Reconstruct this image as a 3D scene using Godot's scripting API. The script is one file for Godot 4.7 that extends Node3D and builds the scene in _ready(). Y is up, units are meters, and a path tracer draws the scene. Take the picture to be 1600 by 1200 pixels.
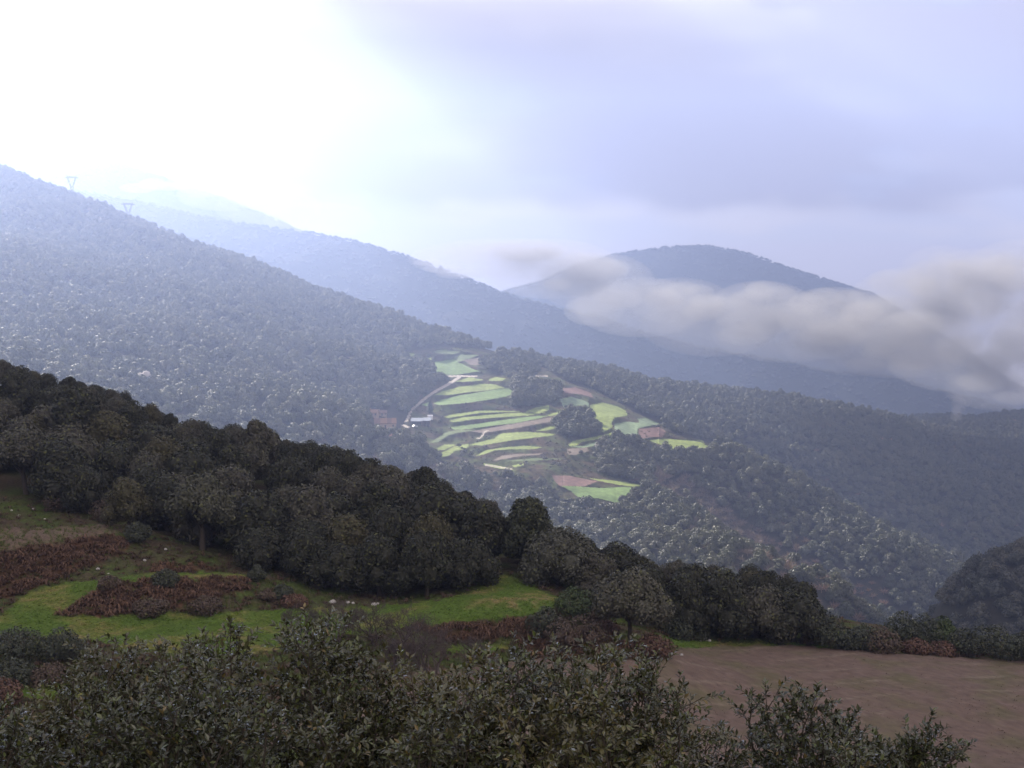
extends Node3D
# Mountain valley: ploughed field and evergreen wood in cloud shade, a terraced farm on a sunlit hill behind, hazy ridges.
# World frame: the viewer's eye is at the origin, -Z is where it looks, metres.

const F := 2084.0            # focal length in pixels of the 1600 x 1200 photograph
const PITCH := 6.03          # degrees the camera looks down

var sp: float
var cp: float
var rng := RandomNumberGenerator.new()
var names := {}
var noise_a := FastNoiseLite.new()
var noise_b := FastNoiseLite.new()
var M := {}

# ---------------------------------------------------------------- helpers
class MB:
	var v := PackedVector3Array()
	var n := PackedVector3Array()
	var c := PackedColorArray()
	func tri(a: Vector3, b: Vector3, d: Vector3, na: Vector3, nb: Vector3, nd: Vector3, col: Color) -> void:
		if (d - a).cross(b - a).dot(na + nb + nd) >= 0.0:
			v.append(a); v.append(b); v.append(d)
			n.append(na); n.append(nb); n.append(nd)
		else:
			v.append(a); v.append(d); v.append(b)
			n.append(na); n.append(nd); n.append(nb)
		c.append(col); c.append(col); c.append(col)
	func flat(a: Vector3, b: Vector3, d: Vector3, col: Color) -> void:
		var nn := (d - a).cross(b - a).normalized()
		tri(a, b, d, nn, nn, nn, col)
	func quad(a: Vector3, b: Vector3, d: Vector3, e: Vector3, nn: Vector3, col: Color) -> void:
		tri(a, b, d, nn, nn, nn, col)
		tri(a, d, e, nn, nn, nn, col)
	func fquad(a: Vector3, b: Vector3, d: Vector3, e: Vector3, col: Color) -> void:
		quad(a, b, d, e, (d - a).cross(b - a).normalized(), col)
	func tube(pts: Array, rad: Array, sides: int, col: Color) -> void:
		var rings := []
		for i in pts.size():
			var dir: Vector3 = (pts[mini(i + 1, pts.size() - 1)] - pts[maxi(i - 1, 0)]).normalized()
			var s := dir.cross(Vector3(0.3, 0.1, 0.95)).normalized()
			if absf(dir.dot(Vector3(0.3, 0.1, 0.95))) > 0.95:
				s = dir.cross(Vector3(1, 0, 0)).normalized()
			var t := s.cross(dir)
			var ring := []
			for k in sides:
				var a := TAU * k / sides
				ring.append([pts[i] + (s * cos(a) + t * sin(a)) * rad[i], s * cos(a) + t * sin(a)])
			rings.append(ring)
		for i in pts.size() - 1:
			for k in sides:
				var p = rings[i][k]; var q = rings[i][(k + 1) % sides]
				var r = rings[i + 1][(k + 1) % sides]; var w = rings[i + 1][k]
				tri(p[0], q[0], r[0], p[1], q[1], r[1], col)
				tri(p[0], r[0], w[0], p[1], r[1], w[1], col)
	func box(lo: Vector3, hi: Vector3, col: Color) -> void:
		var p := []
		for i in 8:
			p.append(Vector3(hi.x if i & 1 else lo.x, hi.y if i & 2 else lo.y, hi.z if i & 4 else lo.z))
		quad(p[0], p[2], p[3], p[1], Vector3(0, 0, -1), col)
		quad(p[4], p[5], p[7], p[6], Vector3(0, 0, 1), col)
		quad(p[0], p[4], p[6], p[2], Vector3(-1, 0, 0), col)
		quad(p[1], p[3], p[7], p[5], Vector3(1, 0, 0), col)
		quad(p[2], p[6], p[7], p[3], Vector3(0, 1, 0), col)
		quad(p[0], p[1], p[5], p[4], Vector3(0, -1, 0), col)
	func mesh() -> ArrayMesh:
		var a := []
		a.resize(Mesh.ARRAY_MAX)
		a[Mesh.ARRAY_VERTEX] = v
		a[Mesh.ARRAY_NORMAL] = n
		a[Mesh.ARRAY_COLOR] = c
		var m := ArrayMesh.new()
		m.add_surface_from_arrays(Mesh.PRIMITIVE_TRIANGLES, a)
		return m

# a height field interpolated smoothly through given points (thin plate), kept on a grid
class HF:
	var x0 := 0.0
	var z0 := 0.0
	var st := 1.0
	var nx := 0
	var nz := 0
	var g := PackedFloat32Array()
	func build(pts: Array, ax: float, bx: float, az: float, bz: float, step: float, lam: float) -> void:
		x0 = ax; z0 = az; st = step
		nx = int((bx - ax) / step) + 1
		nz = int((bz - az) / step) + 1
		var sc := 1.0 / (bx - ax)
		var N := pts.size()
		var S := N + 3
		var A := []
		for i in S:
			var row := PackedFloat64Array()
			row.resize(S + 1)
			A.append(row)
		for i in N:
			for j in N:
				var dx: float = (pts[i].x - pts[j].x) * sc
				var dz: float = (pts[i].z - pts[j].z) * sc
				var r2 := dx * dx + dz * dz
				A[i][j] = 0.5 * r2 * log(r2) if r2 > 1e-12 else 0.0
			A[i][i] += lam
			A[i][N] = 1.0; A[i][N + 1] = pts[i].x * sc; A[i][N + 2] = pts[i].z * sc
			A[N][i] = 1.0; A[N + 1][i] = pts[i].x * sc; A[N + 2][i] = pts[i].z * sc
			A[i][S] = pts[i].y
		for i in S:
			var p := i
			for k in range(i + 1, S):
				if absf(A[k][i]) > absf(A[p][i]): p = k
			var tmp = A[i]; A[i] = A[p]; A[p] = tmp
			var ri: PackedFloat64Array = A[i]
			for k in range(i + 1, S):
				var rk: PackedFloat64Array = A[k]
				var f := rk[i] / ri[i]
				if f != 0.0:
					for q in range(i, S + 1): rk[q] -= f * ri[q]
					A[k] = rk
		var w := PackedFloat64Array()
		w.resize(S)
		for i in range(S - 1, -1, -1):
			var s: float = A[i][S]
			for q in range(i + 1, S): s -= A[i][q] * w[q]
			w[i] = s / A[i][i]
		var X := PackedFloat64Array(); var Z := PackedFloat64Array()
		for p in pts:
			X.append(p.x * sc); Z.append(p.z * sc)
		g.resize(nx * nz)
		for j in nz:
			var z := (az + j * step) * sc
			for i in nx:
				var x := (ax + i * step) * sc
				var s := w[N] + w[N + 1] * x + w[N + 2] * z
				for k in N:
					var dx := x - X[k]
					var dz := z - Z[k]
					var r2 := dx * dx + dz * dz + 1e-12
					s += w[k] * 0.5 * r2 * log(r2)
				g[j * nx + i] = s
	func h(x: float, z: float) -> float:
		var u := clampf((x - x0) / st, 0.0, nx - 1.001)
		var w := clampf((z - z0) / st, 0.0, nz - 1.001)
		var i := int(u); var j := int(w)
		u -= i; w -= j
		var k := j * nx + i
		return lerpf(lerpf(g[k], g[k + 1], u), lerpf(g[k + nx], g[k + nx + 1], u), w)
	func nor(x: float, z: float, e: float) -> Vector3:
		return Vector3(h(x - e, z) - h(x + e, z), 2.0 * e, h(x, z - e) - h(x, z + e)).normalized()

func dir_of(px: float, py: float) -> Vector3:
	var u := (px - 800.0) / F
	var w := (600.0 - py) / F
	return Vector3(u, w * cp - sp, -w * sp - cp)
func P(px: float, py: float, d: float) -> Vector3:      # the point seen at a pixel, d metres ahead
	var r := dir_of(px, py)
	return r * (d / -r.z)
func W(px: float, d: float, y: float) -> Vector3:        # a point of known height under a pixel column
	var t := y / d
	var w := (t * cp + sp) / (cp - t * sp)
	return P(px, 600.0 - w * F, d)
func pix(p: Vector3) -> Vector2:
	var zc := -p.z * cp - p.y * sp
	var yc := p.y * cp - p.z * sp
	yc = p.y * cp + (-p.z) * sp
	return Vector2(800.0 + p.x / zc * F, 600.0 - yc / zc * F)
func hit(hf: HF, px: float, py: float, d0: float, d1: float, step: float) -> Vector3:
	var r := dir_of(px, py)
	r = r / -r.z
	var d := d0
	while d < d1:
		if hf.h(r.x * d, -d) > r.y * d:
			var a := d - step
			var b := d
			for k in 12:
				var m := (a + b) * 0.5
				if hf.h(r.x * m, -m) > r.y * m: b = m
				else: a = m
			return r * b
		d += step
	return r * d1
func inside(poly: PackedVector2Array, p: Vector2) -> bool:
	return Geometry2D.is_point_in_polygon(p, poly)
func ppoly(a: Array, ox: float, oy: float, s: float) -> PackedVector2Array:   # flat list of corners in an enlarged crop
	var r := PackedVector2Array()
	for i in range(0, a.size(), 2):
		r.append(Vector2(ox + a[i] / s, oy + a[i + 1] / s))
	return r

func numbered(s: String) -> String:
	var k: int = names.get(s, 0)
	names[s] = k + 1
	return s if k == 0 else "%s_%03d" % [s, k]
func meta(o: Node, label: String, category: String, group := "", kind := "") -> void:
	if label: o.set_meta("label", label)
	if category: o.set_meta("category", category)
	if group: o.set_meta("group", group)
	if kind: o.set_meta("kind", kind)
func thing(called: String, label: String, category: String, at := Vector3.ZERO, turn := 0.0, group := "") -> Node3D:
	var o := Node3D.new()
	o.name = numbered(called)
	add_child(o)
	o.position = at
	o.rotation.y = turn
	meta(o, label, category, group)
	return o
func obj(called: String, m: Mesh, mat: Material, parent: Node = null) -> MeshInstance3D:
	var o := MeshInstance3D.new()
	o.mesh = m
	o.material_override = null
	for i in m.get_surface_count():
		o.set_surface_override_material(i, mat)
	if parent == null:
		o.name = numbered(called)
		add_child(o)
	else:
		o.name = called
		parent.add_child(o, true)
	return o
func structure(called: String, m: Mesh, mat: Material, label := "") -> MeshInstance3D:
	var o := obj(called, m, mat)
	meta(o, label, "", "", "structure")
	return o
func many(called: String, m: Mesh, mat: Material, tr: Array, cols: Array, label := "", category := "") -> MultiMeshInstance3D:
	var mm := MultiMesh.new()
	mm.transform_format = MultiMesh.TRANSFORM_3D
	mm.use_colors = true
	mm.mesh = m
	mm.instance_count = tr.size()
	for i in tr.size():
		mm.set_instance_transform(i, tr[i])
		mm.set_instance_color(i, cols[i])
	var o := MultiMeshInstance3D.new()
	o.multimesh = mm
	o.material_override = mat
	o.name = numbered(called)
	meta(o, label, category, "", "stuff")
	add_child(o)
	return o
func copy_of(o: Node3D, called: String, label: String, category: String, at: Vector3, turn: float, s: Vector3, group: String) -> Node3D:
	var c := o.duplicate()
	c.name = numbered(called)
	add_child(c)
	c.position = at
	c.rotation = Vector3(0, turn, 0)
	c.scale = s
	meta(c, label, category, group)
	return c
func mat(rough: float, spec := 0.3, tex: Texture2D = null, sc := 1.0) -> StandardMaterial3D:
	var m := StandardMaterial3D.new()
	m.vertex_color_use_as_albedo = true
	m.roughness = rough
	m.metallic_specular = spec
	if tex:
		m.albedo_texture = tex
		m.uv1_triplanar = true
		m.uv1_world_triplanar = true
		m.uv1_scale = Vector3(sc, sc, sc)
	return m
func noise_tex(freq: float, lo: float, hi: float, sd: int, size := 512, oct := 5) -> NoiseTexture2D:
	var n := FastNoiseLite.new()
	n.seed = sd
	n.noise_type = FastNoiseLite.TYPE_SIMPLEX_SMOOTH
	n.frequency = freq
	n.fractal_octaves = oct
	n.fractal_gain = 0.6
	var g := Gradient.new()
	g.set_color(0, Color(lo, lo, lo)); g.set_color(1, Color(hi, hi, hi))
	var t := NoiseTexture2D.new()
	t.width = size; t.height = size
	t.seamless = true
	t.noise = n
	t.color_ramp = g
	return t
func R(a: float, b: float) -> float:
	return rng.randf_range(a, b)
func rdir() -> Vector3:
	var z := R(-1, 1)
	var a := R(0, TAU)
	var r := sqrt(1.0 - z * z)
	return Vector3(r * cos(a), z, r * sin(a))
func tone(c: Color, k: float) -> Color:
	return Color(c.r * k, c.g * k, c.b * k)

# ---------------------------------------------------------------- main
func _ready() -> void:
	rng.seed = 7
	sp = sin(deg_to_rad(PITCH)); cp = cos(deg_to_rad(PITCH))
	noise_a.seed = 3; noise_a.frequency = 1.0; noise_a.fractal_octaves = 4
	noise_b.seed = 11; noise_b.frequency = 1.0; noise_b.fractal_octaves = 2
	air()
	materials()
	build_hill()
	build_terraces()
	build_right_hill()
	build_ridges()
	build_ground()
	hill_forest()
	farm()
	pylons()
	wood()
	field_plants()
	shrubs()
	clouds()

const SUN_AZ := -34.0
const SUN_EL := 28.0
func sun_dir() -> Vector3:
	var a := deg_to_rad(SUN_AZ); var e := deg_to_rad(SUN_EL)
	return Vector3(sin(a) * cos(e), sin(e), -cos(a) * cos(e))

func air() -> void:
	var cam := Camera3D.new()
	cam.name = "camera"
	cam.fov = rad_to_deg(2.0 * atan(600.0 / F))
	cam.near = 0.1
	cam.far = 12000.0
	cam.rotation_degrees = Vector3(-PITCH, 0, 0)
	add_child(cam)
	cam.current = true
	var sun := DirectionalLight3D.new()
	sun.name = "sun"
	sun.light_color = Color(1.0, 0.965, 0.91)
	sun.light_energy = 1.6
	sun.light_angular_distance = 0.5
	sun.shadow_enabled = true
	add_child(sun)
	sun.look_at_from_position(sun_dir() * 100.0, Vector3.ZERO)
	var e := Environment.new()
	e.background_mode = Environment.BG_SKY
	e.tonemap_mode = Environment.TONE_MAPPER_LINEAR
	e.tonemap_exposure = 3.1
	e.background_energy_multiplier = 0.39
	e.sdfgi_enabled = true
	e.ssao_enabled = true
	e.ssil_enabled = true
	e.volumetric_fog_enabled = true
	e.volumetric_fog_density = 0.00042
	e.volumetric_fog_albedo = Color(0.715, 0.795, 1.0)
	e.volumetric_fog_anisotropy = 0.65
	var sky := Sky.new()
	var sm := PanoramaSkyMaterial.new()
	sm.panorama = sky_picture()
	sky.sky_material = sm
	e.sky = sky
	var we := WorldEnvironment.new()
	we.name = "air"
	we.environment = e
	add_child(we)

func sky_picture() -> ImageTexture:
	# broken winter overcast: a bright veil round the sun, grey-lavender layers elsewhere, pale blue gaps low down
	var w := 2048
	var h := 1024
	var im := Image.create(w, h, false, Image.FORMAT_RGBF)
	var n1 := FastNoiseLite.new()
	n1.seed = 21; n1.frequency = 1.0; n1.fractal_octaves = 5; n1.fractal_gain = 0.5
	var n2 := FastNoiseLite.new()
	n2.seed = 5; n2.frequency = 1.0; n2.fractal_octaves = 4
	var s := sun_dir()
	var bright := Vector3(1.07, 0.98, 0.99)
	var grey := Vector3(0.33, 0.285, 0.35)
	var blue := Vector3(0.78, 0.80, 0.98)
	im.fill(Color(0.93, 0.86, 0.97))
	for y in h / 2 + 2:
		var el := (0.5 - (y + 0.5) / h) * PI
		var ce := cos(el); var se := sin(el)
		for x in w:
			var az := ((x + 0.5) / w - 0.5) * TAU
			var d := Vector3(sin(az) * ce, se, -cos(az) * ce)
			var k := 1.0 / (maxf(se, 0.0) + 0.28)
			var q := Vector3(d.x * k * 1.1, d.z * k * 1.6, el * 2.2)
			var f := n1.get_noise_3dv(q) * 1.6 + 0.08
			var m := smoothstep(-0.30, 0.34, f)
			var ca := clampf(d.dot(s), -1.0, 1.0)
			var ang := rad_to_deg(acos(ca))
			var glow := exp(-pow(ang / 33.0, 2.0))
			var wide := exp(-pow(ang / 48.0, 2.0))
			# a flat layer with a ragged base just above the ridges
			var ed := rad_to_deg(el)
			var base := 1.3 + 1.3 * n2.get_noise_3dv(Vector3(d.x * 5.0, ed * 0.15, d.z * 5.0))
			var layer := smoothstep(base, base + 1.2, ed) * smoothstep(13.0, 6.0, ed)
			m = maxf(m * smoothstep(base - 0.6, base + 1.0, ed), layer * (0.88 + 0.5 * f))
			m = clampf(m * (1.0 - 0.85 * wide), 0.0, 1.0)
			var c := bright.lerp(grey, m)
			# gaps of clear air low over the ridges
			var gp := smoothstep(0.10, 0.42, n2.get_noise_3dv(q * 1.3 + Vector3(4.0, 0, 7.0)) + 0.30 * exp(-pow((rad_to_deg(el) - 1.0) / 2.5, 2.0)))
			c = c.lerp(blue, 0.55 * gp * (1.0 - wide))
			c = c + Vector3(1.14, 0.98, 0.93) * (1.3 * glow + 0.12 * wide)
			im.set_pixel(x, y, Color(c.x, c.y, c.z))
	return ImageTexture.create_from_image(im)

func materials() -> void:
	M.leaf = mat(0.66, 0.32)
	M.leaf.backlight_enabled = true
	M.leaf.backlight = Color(0.30, 0.34, 0.16)
	M.gloss = mat(0.25, 0.44)
	M.gloss.backlight_enabled = true
	M.gloss.backlight = Color(0.16, 0.2, 0.08)
	M.far_leaf = mat(0.6, 0.48)
	M.far_leaf.backlight_enabled = true
	M.far_leaf.backlight = Color(0.62, 0.68, 0.36)
	M.bark = mat(0.95, 0.15, noise_tex(0.03, 0.55, 1.0, 4), 1.2)
	M.ground = mat(0.97, 0.1, noise_tex(0.02, 0.55, 1.0, 8, 1024), 0.11)
	M.plough = mat(0.97, 0.1, noise_tex(0.05, 0.6, 1.0, 9, 1024), 0.23)
	M.hill = mat(0.97, 0.1, noise_tex(0.02, 0.6, 1.0, 18), 0.02)
	M.field = mat(0.85, 0.25, noise_tex(0.02, 0.7, 1.0, 19), 0.02)
	M.grass = mat(0.95, 0.15)
	M.grass.backlight_enabled = true
	M.grass.backlight = Color(0.45, 0.55, 0.15)
	M.stone = mat(0.95, 0.2, noise_tex(0.03, 0.7, 1.0, 14), 0.8)
	M.plaster = mat(0.9, 0.2, noise_tex(0.03, 0.8, 1.0, 15), 0.4)
	M.tile = mat(0.85, 0.2, noise_tex(0.04, 0.6, 1.0, 16), 0.7)
	M.metal = mat(0.6, 0.3)
	M.metal.metallic = 0.0
	M.paint = mat(0.3, 0.5)
	M.glass = mat(0.08, 0.5)

# ---------------------------------------------------------------- sunlit hill behind
var hill := HF.new()
func build_hill() -> void:
	var p := []
	for a in [[-300,120,1560],[-150,190,1500],[0,262,1450],[100,310,1400],[200,351,1360],[300,390,1330],[400,430,1310],[500,468,1290],[600,506,1275],[700,540,1270],[800,560,1275],[900,578,1290],[1000,598,1310],[1200,624,1360],[1400,660,1410],[1500,680,1450],[1600,674,1500],[1800,650,1600],
			[-150,330,1150],[0,400,1020],[0,540,740],[-150,500,740],[150,480,940],[200,570,770],[300,650,700],[300,520,920],[400,560,930],[400,690,700],[500,640,800],[520,560,1010],[600,600,1000],[560,700,760],[640,700,800],
			[610,660,900],[640,560,1180],[700,552,1215],[720,590,1080],[800,570,1210],[760,660,920],[780,625,990],[760,735,810],[680,720,805],[860,590,1160],[850,740,805],[900,640,1000],[900,700,880],[1000,655,1010],[1060,690,960],[1110,700,960],[935,770,765],[860,790,735],[1010,775,775],
			[960,610,1180],[1050,640,1160],[1120,660,1130],[700,800,690],[850,850,640],
			[1130,706,965],[1250,752,925],[1330,806,895],[1430,856,865],[1530,911,840],
			[1250,690,1160],[1350,740,1130],[1450,800,1100],[1545,870,1050],[1600,840,1080],[1600,760,1220],[1400,700,1270],[1750,760,1250],[1750,850,1100],
			[1030,796,750],[1150,856,710],[1250,911,680],[1380,981,640],[1250,845,835],[1380,910,790],[1000,880,620],[1150,950,580],[1600,930,870],[1750,960,880]]:
		p.append(P(a[0], a[1], a[2]))
	for a in [[0,480,-100],[400,480,-140],[800,480,-170],[1200,480,-210],[1600,620,-245],[-200,480,-60],[0,1700,10],[600,1700,-120],[1200,1700,-230],[1600,1750,-230],[800,1550,-150],[1340,1000,-224],[1250,1045,-203],[1430,970,-238],[1180,1070,-184],[1170,785,-184],[1270,755,-206],[1390,715,-226],[1080,810,-166]]:
		p.append(W(a[0], a[1], a[2]))
	hill.build(p, -1000, 1200, -1800, -420, 12.0, 0.0)
	for j in hill.nz:
		for i in hill.nx:
			var x := hill.x0 + i * 12.0
			var z := hill.z0 + j * 12.0
			hill.g[j * hill.nx + i] += noise_a.get_noise_2d(x * 0.006, z * 0.006) * 9.0 * smoothstep(480, 620, -z)
	print("hill ", Time.get_ticks_msec())

var terr_box := Rect2(626, 536, 500, 260)
var hill_low := HF.new()
func sheet(hf: HF, step: float, col: Callable) -> ArrayMesh:
	var nx := int((hf.nx - 1) * hf.st / step) + 1
	var nz := int((hf.nz - 1) * hf.st / step) + 1
	var v := PackedVector3Array(); var n := PackedVector3Array(); var c := PackedColorArray(); var id := PackedInt32Array()
	for j in nz:
		for i in nx:
			var x := hf.x0 + i * step
			var z := hf.z0 + j * step
			var q := Vector3(x, hf.h(x, z), z)
			v.append(q)
			n.append(hf.nor(x, z, step))
			c.append(col.call(q))
	for j in nz - 1:
		for i in nx - 1:
			var k := j * nx + i
			id.append_array([k, k + 1, k + nx + 1, k, k + nx + 1, k + nx])
	return arr_mesh(v, n, c, id)
func arr_mesh(v: PackedVector3Array, n: PackedVector3Array, c: PackedColorArray, id: PackedInt32Array) -> ArrayMesh:
	var a := []
	a.resize(Mesh.ARRAY_MAX)
	a[Mesh.ARRAY_VERTEX] = v; a[Mesh.ARRAY_NORMAL] = n; a[Mesh.ARRAY_COLOR] = c; a[Mesh.ARRAY_INDEX] = id
	var m := ArrayMesh.new()
	m.add_surface_from_arrays(Mesh.PRIMITIVE_TRIANGLES, a)
	return m

# ---- terraces: nearly level fields parted by steep banks
const GREEN := Color(0.19, 0.285, 0.085)
const LIME := Color(0.265, 0.33, 0.08)
const TEAL := Color(0.21, 0.285, 0.145)
const DULL := Color(0.16, 0.21, 0.08)
const FALLOW := Color(0.21, 0.165, 0.12)
const EARTH := Color(0.22, 0.13, 0.10)
const TRACK := Color(0.52, 0.46, 0.38)
var fields := []       # [polygon in photograph pixels, colour, name]
var groves := []
var scrub := [PackedVector2Array([Vector2(626, 676), Vector2(666, 680), Vector2(682, 690), Vector2(684, 716), Vector2(640, 704)]), PackedVector2Array([Vector2(880, 700), Vector2(935, 712), Vector2(940, 740), Vector2(880, 738), Vector2(800, 732), Vector2(830, 724)]), PackedVector2Array([Vector2(716, 695), Vector2(742, 700), Vector2(738, 715), Vector2(700, 718)]), PackedVector2Array([Vector2(1000, 672), Vector2(1032, 666), Vector2(1042, 680), Vector2(1010, 686)])]
func curve(pts: Array, x: float) -> float:
	for i in range(0, pts.size() - 2, 2):
		if x <= pts[i + 2]:
			return lerpf(pts[i + 1], pts[i + 3], clampf((x - pts[i]) / (pts[i + 2] - pts[i]), 0, 1))
	return pts[pts.size() - 1]
const TOP := [626,552, 640,549, 690,541, 745,544, 790,551, 830,566, 858,580, 880,594, 900,601, 920,606, 940,615, 965,627, 985,641, 1005,650, 1030,656, 1045,676, 1070,682, 1124,694]
const BOT := [626,700, 660,706, 690,720, 740,738, 800,742, 850,758, 880,780, 930,790, 962,792, 1000,778, 1015,766, 1050,745, 1124,716]
func in_terraces(q: Vector2) -> bool:
	return q.x > 628 and q.x < 1122 and q.y > curve(TOP, q.x) and q.y < curve(BOT, q.x)
func strip(a: Array, ox: float, oy: float, s: float, w: float) -> PackedVector2Array:
	var l := ppoly(a, ox, oy, s)
	var r := PackedVector2Array()
	for k in 2:
		for i in l.size():
			var ii := i if k == 0 else l.size() - 1 - i
			var t := (l[mini(ii + 1, l.size() - 1)] - l[maxi(ii - 1, 0)]).normalized()
			var side := Vector2(-t.y, t.x) * (w * 0.5 if k == 0 else -w * 0.5)
			r.append(l[ii] + side)
	return r
func build_terraces() -> void:
	for a in [
		[[640,354,560,404,490,441,430,481,380,521,332,562,316,600,302,628,262,650,312,672,290,694,236,722], 4.2],
		[[515,354,640,352,745,352], 2.6], [[1035,350,1185,350], 2.2]]:
		fields.append([strip(a[0], 560, 500, 4.0, a[1]), TRACK, "track"])
	for a in [
		[[740,742,765,738,790,700,812,690], 2.2], [[635,884,690,890], 3.0], [[790,908,850,915,960,935], 2.0]]:
		fields.append([strip(a[0], 560, 500, 4.0, a[1]), TRACK, "track"])
	for a in [
		[[290,210,360,209,332,242,300,228], LIME], [[370,240,460,235,450,255,470,285,430,281,392,262], LIME],
		[[470,265,600,245,622,265,700,300,752,322,600,346,475,331], GREEN], [[470,197,520,186,640,201,600,215,490,211], DULL],
		[[600,230,650,215,760,220,700,240,640,262,608,262], DULL], [[650,252,780,231,890,240,800,262,740,286,700,281], FALLOW],
		[[600,386,690,360,780,372,770,380,650,389], LIME], [[810,372,860,359,920,365,900,381,820,383], LIME],
		[[470,471,540,441,620,420,760,400,850,402,912,425,850,435,700,452,560,471], LIME],
		[[470,521,520,500,640,470,800,446,912,429,1012,432,1000,450,920,480,780,505,620,525,500,532], GREEN],
		[[390,531,440,515,430,539], GREEN], [[530,606,620,585,760,567,1010,569,1010,574,760,582,640,601,560,613], LIME],
		[[1040,576,1110,545,1190,530,1196,560,1150,577], LIME], [[560,631,650,610,800,594,1000,579,1180,577,1060,597,900,608,720,622,600,639], LIME],
		[[1235,576,1290,560,1282,580,1190,601,1180,594], LIME], [[570,673,700,655,850,634,1000,613,1130,599,1190,597,1100,622,960,647,800,667,650,686,600,686], GREEN],
		[[700,696,800,680,1000,644,1200,609,1290,619,1150,646,950,681,820,701,760,706], FALLOW], [[440,771,500,735,540,705,600,690,740,687,620,706,560,721,500,762], DULL],
		[[1100,696,1180,670,1290,655,1230,676,1160,692], LIME], [[690,782,740,768,850,742,880,716,905,708,1060,699,1240,712,1180,726,1000,746,880,766,760,787], LIME],
		[[490,801,540,778,612,779,540,811,500,816], LIME], [[508,836,600,790,690,774,682,800,600,821,560,851,520,857], LIME],
		[[733,852,800,815,900,799,1040,787,1150,795,1100,806,950,809,850,817,780,841], LIME], [[836,882,900,849,1000,838,1180,834,1000,854,900,872], FALLOW],
		[[960,911,1030,894,1042,905,980,921], LIME], [[770,894,840,904,960,930,970,941,880,931,790,911], LIME],
		[[905,884,1040,868,1180,862,1300,866,1180,874,1040,882], DULL],
		[[1050,402,1120,385,1190,388,1080,420,1050,426], GREEN]]:
		fields.append([ppoly(a[0], 560, 500, 4.0), a[1], "terrace_field"])
	for a in [
		[[60,252,130,240,190,255,240,280,236,310,180,336,120,331,80,301], TEAL], [[245,291,330,275,420,300,470,325,482,355,400,370,385,400,390,430,330,461,300,446,260,381,245,331], LIME],
		[[400,411,480,395,555,402,546,376,600,374,682,410,600,426,545,440,540,511,480,536,430,531,470,481,400,441], TEAL],
		[[110,546,140,515,250,495,350,475,420,449,404,481,330,501,200,520,160,546], LIME], [[125,551,200,546,370,500,404,514,290,546,200,559], TEAL],
		[[100,566,230,558,242,580,150,606,110,601], FALLOW], [[620,511,720,500,880,515,950,505,970,540,1040,566,980,576,950,601,880,591,770,581,700,541,640,526], LIME],
		[[10,729,130,735,292,770,210,801,60,796,30,771], EARTH], [[250,750,400,765,622,800,540,806,450,796,300,766], LIME],
		[[70,796,200,803,330,811,470,805,562,808,510,821,500,861,420,906,300,876,170,866,130,831], GREEN],
		[[75,190,150,180,250,215,270,246,200,226,90,216], EARTH], [[10,171,70,172,82,190,20,191], GREEN], [[550,441,680,427,722,451,702,489,600,497,552,508], EARTH]]:
		fields.append([ppoly(a[0], 860, 560, 4.0), a[1], "terrace_field"])
	for a in [[800,604,830,599,875,608,878,632,850,637,803,639], [866,664,893,648,925,655,937,676,930,688,880,686], [746,570,790,553,830,566,850,574,840,590,822,604,805,607,792,592,760,577],
			[930,704,985,690,1012,700,1052,716,1112,716,1112,740,1010,760,985,752,940,742], [640,690,660,696,700,724,760,742,850,756,868,790,626,790,626,690], [960,795,985,770,1020,760,1120,700,1120,795],[626,562,645,565,660,571,676,579,682,590,700,593,682,606,660,622,642,638,633,652,626,662]]:
		groves.append(ppoly(a, 0, 0, 1.0))
	var nc := 250
	var nr := 210
	var rows := []
	for i in nc:
		var px := 626.0 + i * 2.0
		var yt := curve(TOP, px); var yb := curve(BOT, px)
		var kind := PackedInt32Array()
		var base := PackedFloat32Array(); var raw := PackedFloat32Array(); var d := PackedFloat32Array()
		var last := 560.0
		var s := 0.0
		for j in nr:
			var py := lerpf(yb, yt, j / (nr - 1.0))
			var pj := hit(hill, px, py, last, 1700, 6.0)
			last = maxf(-pj.z, last)
			base.append(last)
			raw.append(s)
			var k := -1
			var q := Vector2(px + 1.0, py)
			for f in fields.size():
				if inside(fields[f][0], q):
					k = f
					break
			kind.append(k)
			var t := (py - 380.0) / F
			s += last / F * (yb - yt) / (nr - 1.0) / ((0.035 if k >= 0 else 0.75) + t)
		var win := int(26.0 / ((yb - yt) / (nr - 1.0)))
		for j in nr:
			var w := mini(win, mini(j, nr - 1 - j))
			var m := 0.0
			for q in range(j - w, j + w + 1): m += raw[q]
			m /= 2 * w + 1
			d.append(base[j] + 0.9 * (raw[j] - m))
		for j in range(1, nr): d[j] = maxf(d[j], d[j - 1] + 0.02)
		rows.append([px, yb, yt, d, kind])
	# ease the depths between neighbouring columns so that banks run smoothly along the slope
	for pass_ in 3:
		var was := []
		for r in rows: was.append(r[3].duplicate())
		for i in range(1, nc - 1):
			for j in nr:
				rows[i][3][j] = 0.25 * was[i - 1][j] + 0.5 * was[i][j] + 0.25 * was[i + 1][j]
	var pos := []
	for i in nc:
		var col := PackedVector3Array()
		var ew := smoothstep(0.0, 14.0, float(mini(i, nc - 1 - i)))
		for j in nr:
			var py := lerpf(rows[i][1], rows[i][2], j / (nr - 1.0))
			col.append(P(rows[i][0], py, rows[i][3][j]))
		pos.append(col)
	terr_pos = pos
	var parts := {}
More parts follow.
